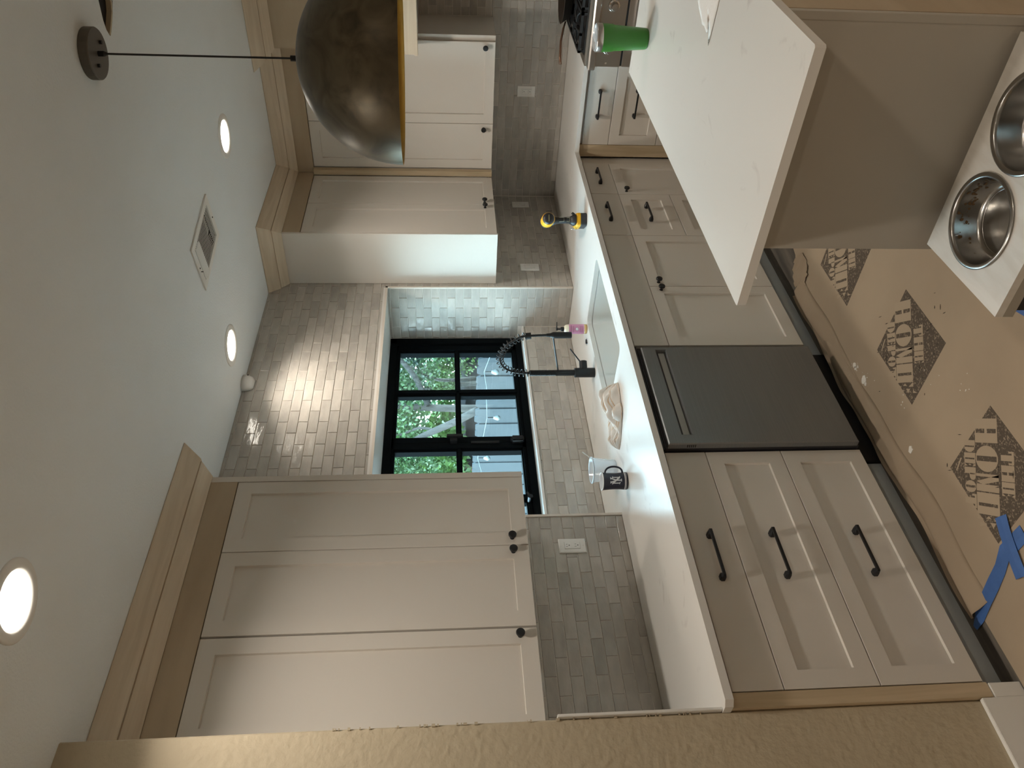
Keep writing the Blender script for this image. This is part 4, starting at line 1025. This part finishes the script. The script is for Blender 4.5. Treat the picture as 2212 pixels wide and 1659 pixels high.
# a lobe of cloth flopping back toward the wall
bm = B(); uvl = bm.loops.layers.uv.new('UVMap'); G = []
for i in range(25):
    a = i/24*PI; row = []
    for j in range(21):
        b2 = j/20; r = .042*b2
        p = Vector((cx, cy, ZC))+ld*(-.015+.048*math.cos(a)*b2)-wd*(-.0+.045+.045*math.sin(a)*b2)
        p.z = ZC+.002+.040*math.sin(PI*min(1, b2*.96+.04))*(.6+.4*math.sin(a))+.006*noise.noise(Vector((a*3, b2*5, 3)))
        row.append(bm.verts.new(p))
    G.append(row)
for i in range(24):
    for j in range(20):
        fc = bm.faces.new((G[i][j], G[i+1][j], G[i+1][j+1], G[i][j+1]))
        for lp_, (q1, q2) in zip(fc.loops, ((i, j), (i+1, j), (i+1, j+1), (i, j+1))): lp_[uvl].uv = (q1/24, q2/20*.5)
o = obj('back_lobe', bm, CLOTH, t, smooth=True); md = o.modifiers.new('th', 'SOLIDIFY'); md.thickness = .0014; md.offset = 1

# ------------------------------------------------------------------ cordless drill (seen from behind)
dx_, dy_ = -1.215, -.530
t = thing('cordless_drill', 'yellow and black cordless drill standing on its battery on the counter', 'drill', (dx_, dy_, ZC))
fwd = Vector((fw.x, fw.y, 0)).normalized(); sid = Vector((rt.x, rt.y, 0)).normalized()
def dl(s, f_, z): return Vector((dx_, dy_, ZC+z))+sid*s+fwd*f_
def dloft(name, secs, m, par, n=20, sm=True):
    """secs: (z, half width, half depth, forward offset, squareness)"""
    bm = B(); L = []
    for z, hw, hdp, fo, sq in secs:
        row = []
        for k in range(n):
            a = 2*PI*k/n; ca, sa = math.cos(a), math.sin(a); p = 2/sq
            row.append(bm.verts.new(dl(hw*math.copysign(abs(ca)**p, ca), fo+hdp*math.copysign(abs(sa)**p, sa), z)))
        L.append(row)
    for A, Bv in zip(L, L[1:]):
        for k in range(n): bm.faces.new((A[k], A[(k+1) % n], Bv[(k+1) % n], Bv[k]))
    bm.faces.new(L[0]); bm.faces.new(L[-1][::-1]); return obj(name, bm, m, par, smooth=sm)
bt = dloft('battery', [(.0005, .034, .052, .01, 5), (.004, .0375, .055, .01, 5), (.031, .0375, .055, .01, 5), (.034, .036, .054, .01, 5)], RUBBER, t, 28, False)
dloft('battery_rail', [(.034, .0375, .054, .012, 5), (.036, .0395, .054, .012, 5), (.052, .0385, .052, .012, 5), (.060, .034, .046, .012, 4), (.066, .030, .042, .012, 4)], YELLOW, t, 28, False)
dloft('handle_foot', [(.058, .030, .030, -.012, 3), (.066, .031, .036, -.005, 3), (.078, .026, .030, -.004, 3), (.090, .0195, .024, -.004, 2.5)], RUBBER, t)
gp = dloft('grip', [(.088, .0195, .024, -.004, 2.4), (.115, .0165, .021, -.002, 2.3), (.145, .0165, .021, .004, 2.3), (.170, .020, .025, .010, 2.3), (.185, .027, .034, .014, 2.2)], RUBBER, t)
bm = B()
for s in (-1, 1):
    tube(bm, [dl(s*.010, -.0245, .098), dl(s*.0095, -.024, .110)], .0010, 6)
tube(bm, [dl(-.010, -.0275, .098), dl(-.011, -.0265, .093), dl(.011, -.0265, .093), dl(.010, -.0275, .098)], .0010, 6)
tube(bm, [dl(-.012, -.0185, .150), dl(-.010, -.0235, .124), dl(.010, -.0235, .124), dl(.012, -.0185, .150)], .0010, 6); obj('grip_line', bm, mat('pale_line', (.5, .48, .36), .5), gp)
def mcyl(name, secs, m, par, n=28, zc=.212, sm=True):
    bm = B(); rings(bm, [(dl(0, f_, zc), sid, Vector((0, 0, 1)), r, r*k) for f_, r, k in secs], n); return obj(name, bm, m, par, smooth=sm)
hd_ = mcyl('motor_housing', [(-.062, .014, 1), (-.060, .024, 1.02), (-.048, .0315, 1.02), (-.035, .033, 1.02)], RUBBER, t)
mcyl('yellow_shell', [(-.044, .0325, 1.03), (-.040, .0345, 1.04), (.030, .0345, 1.04), (.045, .030, 1.02)], YELLOW, t)
mcyl('gearbox', [(.044, .029, 1), (.085, .027, 1), (.088, .022, 1)], RUBBER, t)
mcyl('chuck', [(.088, .021, 1), (.120, .020, 1), (.138, .011, 1)], BLACK, t)
bm = B()
for zo, hw in ((0, .018), (.0145, .013), (-.0145, .013)):
    prism_pts = [(-hw, -.003), (hw, -.003), (hw, .003), (-hw, .003)]
    f0 = -.0625 if zo == 0 else -.0590
    V = [bm.verts.new(dl(a, f0, .212+zo+b2)) for a, b2 in prism_pts]; V2 = [bm.verts.new(dl(a, f0+.006, .212+zo+b2)) for a, b2 in prism_pts]
    for k in range(4): bm.faces.new((V[k], V[(k+1) % 4], V2[(k+1) % 4], V2[k]))
    bm.faces.new(V)
obj('vent_slot', bm, mat('slot_olive', (.22, .20, .10), .5), hd_)
bm = B(); tube(bm, [dl(-.034, .01, .058), dl(-.046, .008, .050), dl(-.050, .0, .054), dl(-.049, -.008, .085)], .0016, 8); obj('belt_hook', bm, CHROME, t, smooth=True)
bm = B(); cyl(bm, dl(.028, -.02, .076), dl(.036, -.02, .070), .010, n=14); obj('foot_knob', bm, RUBBER, t)

# ------------------------------------------------------------------ tumbler + paper towel on the island
tx, ty = -1.925, -1.742
t = thing('travel_tumbler', 'green steel tumbler with a clear lid on the island top', 'tumbler', (tx, ty, ZC))
lz('cup', [(.030, .0004), (.0345, .0010), (.0370, .004), (.0385, .012), (.0462, .130), (.0485, .134), (.0505, .176)], GREEN, t, 48, True, (tx, ty), (True, False))
lz('steel_rim', [(.0503, .176), (.0510, .178), (.0518, .196), (.0505, .199), (.0485, .1985), (.0480, .192)], STEEL, t, 48, True, (tx, ty), (False, False))
lz('lid', [(.0482, .194), (.0485, .200), (.0465, .2035), (.042, .2035), (.039, .198), (.001, .197)], CLEAR, t, 48, True, (tx, ty), (True, True))
bm = B(); box(bm, tx-.03, tx+.03, ty-.008, ty+.008, ZC+.1972, ZC+.2045); obj('slide_tab', bm, CLEAR, t, bevel=.002)
bm = B(); cyl(bm, (tx, ty, ZC+.15), (tx, ty, ZC+.192), .045, n=32); obj('drink', bm, mat('dark_drink', (.03, .02, .03), .1), t)
t = thing('paper_towel', 'torn piece of white paper towel lying on the island top', 'paper towel', (-2.59, -2.05, ZC))
bm = B()
ol = [(-2.655, -1.972), (-2.640, -2.000), (-2.612, -1.995), (-2.585, -2.004), (-2.56, -2.000), (-2.53, -2.015), (-2.50, -2.028), (-2.474, -2.040), (-2.45, -2.075), (-2.47, -2.16), (-2.60, -2.18), (-2.67, -2.13), (-2.668, -2.10), (-2.664, -2.05), (-2.660, -2.01)]
cen = Vector((-2.575, -2.07))
Rg = []
for s in (1, .8, .6, .4, .2):
    Rg.append([bm.verts.new((cen.x+(x-cen.x)*s, cen.y+(y-cen.y)*s, ZC+.0012+.006*abs(noise.noise(Vector((x*s*23, y*s*31, s*2))))*(1.3-s))) for x, y in ol])
m_ = len(ol)
for A, Bv in zip(Rg, Rg[1:]):
    for k in range(m_): bm.faces.new((A[k], A[(k+1) % m_], Bv[(k+1) % m_], Bv[k]))
bm.faces.new(Rg[-1]); o = obj('sheet', bm, TOWELP, t, smooth=True); md = o.modifiers.new('th', 'SOLIDIFY'); md.thickness = .0006; md.offset = 1

# ------------------------------------------------------------------ range and pan
t = thing('gas_range', 'stainless gas range with black grates and control knobs, behind the green tumbler', 'range', (-.34, -1.54, 0))
XRF = -.655
bxo('body', STEEL, t, XRF+.02, -.01, RG1+.003, RG0-.003, .02, .885)
bm = B(); prism(bm, [(XRF-.045, .868), (XRF-.050, .873), (XRF-.050, .897), (XRF-.042, .905), (XRF+.02, .905), (XRF+.02, .862), (XRF-.03, .862)], 'y', RG1+.001, RG0-.001); obj('front_lip', bm, STEEL, t)
bxo('cooktop_rim', STEEL, t, XRF+.021, -.012, RG1+.001, RG0-.001, .887, .916, bevel=.002)
bxo('cooktop_well', IRON, t, -.60, -.05, RG1+.05, RG0-.045, .9165, .920)
bxo('control_panel', STEEL, t, XRF-.002, XRF+.019, RG1+.006, RG0-.004, .722, .860, bevel=.002)
bxo('oven_door', STEEL, t, XRF-.004, XRF+.019, RG1+.006, RG0-.006, .14, .712, bevel=.003)
bxo('door_gap', KICK, t, XRF+.002, XRF+.019, RG1+.01, RG0-.01, .713, .721)
bxo('kick_drawer', STEEL, t, XRF+.004, XRF+.019, RG1+.006, RG0-.006, .03, .135)
bm = B(); cyl(bm, (XRF-.055, RG1+.06, .66), (XRF-.055, RG0-.06, .66), .011, n=16)
for y in (RG1+.09, RG0-.09): cyl(bm, (XRF-.055, y, .66), (XRF, y, .66), .008, n=12)
obj('oven_handle', bm, STEEL, t)
FRg = FR(XRF-.002)
for k, a in enumerate((-1.262, -1.362, -1.482, -1.602, -1.722, -1.822)):
    c = Vector(FRg(a, 0, .795)); n_ = Vector((-1, 0, 0)); u, v = frame_of(n_)
    bm = B(); rings(bm, [(c+n_*s, u, v, r, r) for s, r in ((.0, .032), (.006, .032), (.010, .029), (.011, .022))], 32); bz = obj('knob_bezel', bm, CHROME, t)
    bm = B(); rings(bm, [(c+n_*s, u, v, r, r) for s, r in ((.010, .022), (.034, .0205), (.040, .018), (.041, .008))], 28); kb = obj('knob', bm, STEEL, bz)
bm = B(); c = Vector(FRg(-1.185, 0, .802)); cyl(bm, c, c+Vector((-.006, 0, 0)), .0055, n=14); obj('igniter_button', bm, CHROME, t)
bm = B()
for a in (-1.262, -1.362): box(bm, XRF-.0026, XRF-.002, a-.014, a-.006, .742, .747)
obj('burner_icon', bm, SCREWD, t)
def grate(y0, y1):
    bm = B(); z0, z1 = .938, .952
    for y in (y0+.004, (y0+y1)/2, y1-.018): box(bm, -.60, -.055, y, y+.014, z0, z1)
    for x in (-.60, -.47, -.34, -.20, -.070): box(bm, x, x+.014, y0+.004, y1-.004, z0, z1)
    for x in (-.596, -.072):
        for y in (y0+.006, y1-.018): box(bm, x, x+.012, y, y+.012, .920, z0)
    for x in (-.47, -.20):
        for a in range(0, 360, 60):
            cxg, cyg = x-.0+.0, (y0+y1)/2
            ca, sa = math.cos(math.radians(a)), math.sin(math.radians(a))
            tube(bm, [(cxg+ca*.028, cyg+sa*.028, .957), (cxg+ca*.07, cyg+sa*.07, .957), (cxg+ca*.10, cyg+sa*.095, .946)], .0055, 6)
    return obj('grate', bm, IRON, t)
w3 = (RG0-RG1-.10)/3
for k in range(3): grate(RG0-.048-w3*(k+1)+.002, RG0-.048-w3*k-.002)
for k in range(3):
    for x in (-.47, -.20):
        bm = B(); lathe(bm, [(.045, .9205), (.045, .930), (.030, .934), (.030, .940), (.002, .941)], (x, RG0-.048-w3*(k+.5), 0), 24, True, True); obj('burner', bm, IRON, t)
px_, py_ = -.235, -1.395
t = thing('skillet', 'dark skillet with a thin copper coloured handle on the rear burner', 'pan', (px_, py_, .965))
bm = B(); lathe(bm, [(.002, .9645), (.105, .9645), (.112, .968), (.140, 1.012), (.143, 1.014), (.140, 1.0155), (.110, .972), (.002, .970)], (px_, py_, 0), 56, True, True); obj('pan_body', bm, PANM, t, smooth=True)
bm = B(); tube(bm, [(px_-.052, py_+.118, .988), (px_-.070, py_+.150, 1.000), (px_-.10, py_+.21, 1.012), (px_-.135, py_+.285, 1.014), (px_-.150, py_+.325, 1.010)], lambda s: .0045+.004*s, 10); obj('pan_handle', bm, COPPER, t, smooth=True)

# ------------------------------------------------------------------ outside the window
bm = B(); box(bm, -12, 25, .53, 40, -.45, -.4); struct('ground_outside', bm, GROUND, 'bare yard ground outside the window')
fd = Vector((math.cos(math.radians(74.3)), math.sin(math.radians(74.3)), 0)); fn = Vector((-.96269, .2706, 0)); F0 = Vector((-.04, 1.61, 0))
t = thing('yard_fence', 'weathered blue-grey dog-eared picket fence outside the window', 'fence', (-.04, 1.61, -.4))
bm = B(); w = .0665; hh = 1.83
P = [(-w, 0), (w, 0), (w, hh-.035), (w-.028, hh), (-w+.028, hh), (-w, hh-.035)]
fr_a = [bm.verts.new((x, .009, z)) for x, z in P]; fr_b = [bm.verts.new((x, -.009, z)) for x, z in P]
bm.faces.new(fr_a); bm.faces.new(fr_b[::-1])
for k in range(6): bm.faces.new((fr_a[k], fr_a[(k+1) % 6], fr_b[(k+1) % 6], fr_b[k]))
p0 = obj('picket', bm, FENCE); pm = p0.data
Mi = Matrix.Translation(-Vector(t.location))
for k in range(-5, 60):
    o = p0 if k == -5 else bpy.data.objects.new('picket', pm)
    if k > -5: COL.objects.link(o)
    o.parent = t; o.matrix_parent_inverse = Mi
    o.location = F0+fd*(k*.14)+fn*.01*(k % 2)+Vector((0, 0, -.4+R.gauss(0, .006))); o.rotation_euler = (0, R.gauss(0, .003), math.radians(74.3))
for zr in (-.05, .5, 1.15):
    bm = B(); a, b2 = F0-fd*.8-fn*.045, F0+fd*8.4-fn*.045
    prism(bm, [(a.x, a.y), (b2.x, b2.y), (b2.x-fn.x*.035, b2.y-fn.y*.035), (a.x-fn.x*.035, a.y-fn.y*.035)], 'z', zr, zr+.09); obj('rail', bm, FENCE, t)
t = thing('string_lights', 'string of clear bulbs on a pale wire hanging in front of the fence', 'string lights', (-.3, 1.6, 1.4))
Wp = [(-.60, .50, 1.42), (-.52, .80, 1.37), (-.448, 1.083, 1.35), (-.377, 1.333, 1.393), (-.32, 1.55, 1.365), (-.265, 1.733, 1.359), (-.177, 2.045, 1.343), (-.092, 2.349, 1.36), (-.023, 2.594, 1.39), (.034, 2.799, 1.401), (.112, 3.076, 1.357), (.2, 3.4, 1.35), (.35, 3.9, 1.38)]
bm = B(); tube(bm, Wp, .0038, 6); obj('wire', bm, mat('pale_wire', (0.05, 0.0625, 0.07), .6), t)
for x, y, z in ((-.377, 1.333, 1.393), (-.177, 2.045, 1.343), (.034, 2.799, 1.401)):
    bm = B(); lathe(bm, [(.004, z-.004), (.008, z-.008), (.008, z-.052), (.010, z-.056)], (x, y, 0), 10, True, True); so = obj('lamp_holder', bm, CABLE, t)
    bm = B(); lathe(bm, [(.009, z-.055), (.014, z-.068), (.0225, z-.088), (.023, z-.098), (.014, z-.114), (.003, z-.118)], (x, y, 0), 16, True, True); obj('bulb', bm, BULB, so, smooth=True)
# neighbouring shed and house
t = thing('neighbour_shed', 'long low dark shed wall behind the fence', 'shed', (4.9, 7.4, -.4))
a, b2 = Vector((6.6, 5.0, 0)), Vector((3.4, 10.4, 0)); dn = Vector((1.0, .55, 0)).normalized()
bm = B(); prism(bm, [(a.x, a.y), (b2.x, b2.y), (b2.x+dn.x*4, b2.y+dn.y*4), (a.x+dn.x*4, a.y+dn.y*4)], 'z', -.4, 1.36); obj('wall', bm, SHED, t)
bm = B(); k_ = -.25; prism(bm, [(a.x+dn.x*k_, a.y+dn.y*k_), (b2.x+dn.x*k_, b2.y+dn.y*k_), (b2.x+dn.x*4, b2.y+dn.y*4), (a.x+dn.x*4, a.y+dn.y*4)], 'z', 1.36, 1.46); obj('roof', bm, SHED, t)
bm = B(); q = a.lerp(b2, .62)-dn*.03; box(bm, q.x-.12, q.x+.12, q.y-.12, q.y+.12, 1.0, 1.42); obj('brick_pier', bm, mat('terracotta', (0.18, 0.1, 0.07), .8), t)
t = thing('neighbour_house', 'pale house with a blue-grey roof far behind the trees', 'house', (7, 14, -.4))
bm = B(); hd2 = Vector((-.75, .66, 0)); hn = Vector((.66, .75, 0)); c = Vector((5.0, 14.6, 0))
def hp(a, b2): q = c+hd2*a+hn*b2; return (q.x, q.y)
prism(bm, [hp(-3.0, 0), hp(4, 0), hp(4, 4), hp(-3.0, 4)], 'z', -.4, 1.75); obj('wall', bm, HOUSE, t)
bm = B(); prism(bm, [hp(-3.3, -.35), hp(4.3, -.35), hp(4.3, 4), hp(-3.3, 4)], 'z', 1.75, 1.95); obj('roof', bm, ROOF, t)
for k in range(3):
    bm = B(); q = -1.8+k*2.0; prism(bm, [hp(q, -.03), hp(q+.9, -.03), hp(q+.9, .02), hp(q, .02)], 'z', .9, 1.5); obj('window', bm, ROOF, t)
# trees
def tree(label, base, branches, clusters, lm, seed, group='trees beyond the fence', leaf=.055):
    rr = random.Random(seed)
    t = thing('leafy_tree', label, 'tree', base)
    bm = B()
    for P, r0, r1 in branches: tube(bm, smooth_pts([Vector(p) for p in P], 4), lambda s, a=r0, b_=r1: a+(b_-a)*s, 9)
    obj('trunk', bm, BARK, t, smooth=True)
    vs, fs = [], []
    for c, rad, n in clusters:
        for k in range(n):
            while True:
                q = Vector((rr.uniform(-1, 1), rr.uniform(-1, 1), rr.uniform(-1, 1)))
                if q.length < 1: break
            p = Vector(c)+Vector((q.x*rad[0], q.y*rad[1], q.z*rad[2]))
            if noise.noise(p*1.6) < -.12: continue
            d_ = Vector((rr.gauss(0, 1), rr.gauss(0, 1), rr.gauss(-.5, .8))).normalized(); s_ = d_.cross(Vector((rr.random(), rr.random(), rr.random()))).normalized()
            L_, w_ = leaf*rr.uniform(.6, 1.3), leaf*.28; i = len(vs)
            vs += [p, p+d_*L_*.5+s_*w_, p+d_*L_, p+d_*L_*.5-s_*w_]; fs.append((i, i+1, i+2, i+3))
    me = bpy.data.meshes.new('foliage'); me.from_pydata(vs, [], fs); me.materials.append(lm)
    o = bpy.data.objects.new('foliage', me); COL.objects.link(o); adopt(o, t); o['kind'] = 'stuff'
tree('old tree with a thick upright trunk and a leaning limb, seen through the middle panes', (1.5, 3.55, -.4),
     [([(1.45, 3.52, -.4), (1.49, 3.56, 1.0), (1.50, 3.56, 1.7), (1.56, 3.56, 2.3), (1.7, 3.5, 3.2)], .05, .035),
      ([(1.08, 3.18, 1.35), (1.03, 3.32, 1.62), (.99, 3.40, 1.82), (.92, 3.48, 2.05), (.75, 3.75, 2.6)], .045, .028),
      ([(.99, 3.40, 1.82), (1.05, 3.42, 2.0), (1.02, 3.50, 2.25), (1.1, 3.5, 2.6)], .018, .008),
      ([(1.56, 3.56, 2.1), (1.3, 3.7, 2.25), (1.1, 3.9, 2.3)], .014, .006),
      ([(1.5, 3.5, 1.9), (1.75, 3.2, 2.1), (2.0, 2.9, 2.5)], .04, .02)],
     [((1.5, 3.8, 2.5), (.9, .8, .6), 6500), ((.7, 4.1, 2.35), (.8, .8, .6), 4500), ((2.3, 3.2, 2.4), (.8, .8, .7), 4500)], LEAF, 3)
tree('pale distant tree closing the view behind the left-hand panes', (4.0, 9.5, -.4),
     [([(4.0, 9.5, -.4), (4.0, 9.5, 1.6), (3.8, 9.6, 3.0)], .10, .05)],
     [((4.2, 9.6, 2.7), (3.4, 1.2, 1.9), 9000), ((7.2, 7.5, 2.7), (1.8, 2.0, 1.9), 6000)], LEAFP, 21, leaf=.13)
tree('bright green young tree in the right-hand panes', (3.2, 4.75, -.4),
     [([(3.2, 4.75, -.4), (3.18, 4.7, 1.0), (3.1, 4.72, 1.8), (2.95, 4.7, 2.5)], .05, .02), ([(3.05, 4.5, 1.3), (2.8, 4.3, 1.8), (2.75, 4.0, 2.2)], .03, .015)],
     [((3.1, 4.5, 1.75), (.35, .3, .22), 1500), ((3.5, 4.3, 1.5), (.5, .4, .3), 900)], LEAFB, 5)
tree('dark blue-green tree filling the top right panes', (4.3, 4.2, -.4),
     [([(4.3, 4.2, -.4), (4.2, 4.1, 1.2), (4.0, 4.0, 2.1), (3.8, 3.9, 3.0)], .09, .04), ([(4.2, 4.1, 1.4), (3.8, 4.4, 2.0), (3.5, 4.6, 2.5)], .04, .02)],
     [((4.0, 4.2, 2.3), (1.2, 1.1, .9), 9500), ((5.2, 4.2, 1.9), (1.2, 1.0, .8), 5600)], LEAFD, 8, leaf=.07)
tree('sparse airy tree against the bright sky in the left-hand panes', (2.2, 7.2, -.4),
     [([(2.2, 7.2, -.4), (2.2, 7.1, 1.4), (2.0, 7.2, 2.4), (1.9, 7.3, 3.4)], .05, .02), ([(2.2, 7.1, 1.4), (1.8, 7.4, 2.1), (1.5, 7.6, 2.6)], .03, .01), ([(2.2, 7.1, 1.5), (2.8, 6.8, 2.2)], .03, .01)],
     [((2.0, 7.3, 2.5), (1.5, 1.4, 1.0), 8500), ((3.4, 6.4, 2.6), (1.3, 1.1, 1.0), 6500), ((2.2, 6.0, 1.75), (1.6, 1.2, .35), 6500), ((1.3, 8.5, 1.9), (1.5, 1.5, .6), 3500), ((3.2, 8.5, 2.6), (2.4, 1.2, 1.4), 5000)], LEAFB, 11, leaf=.10)
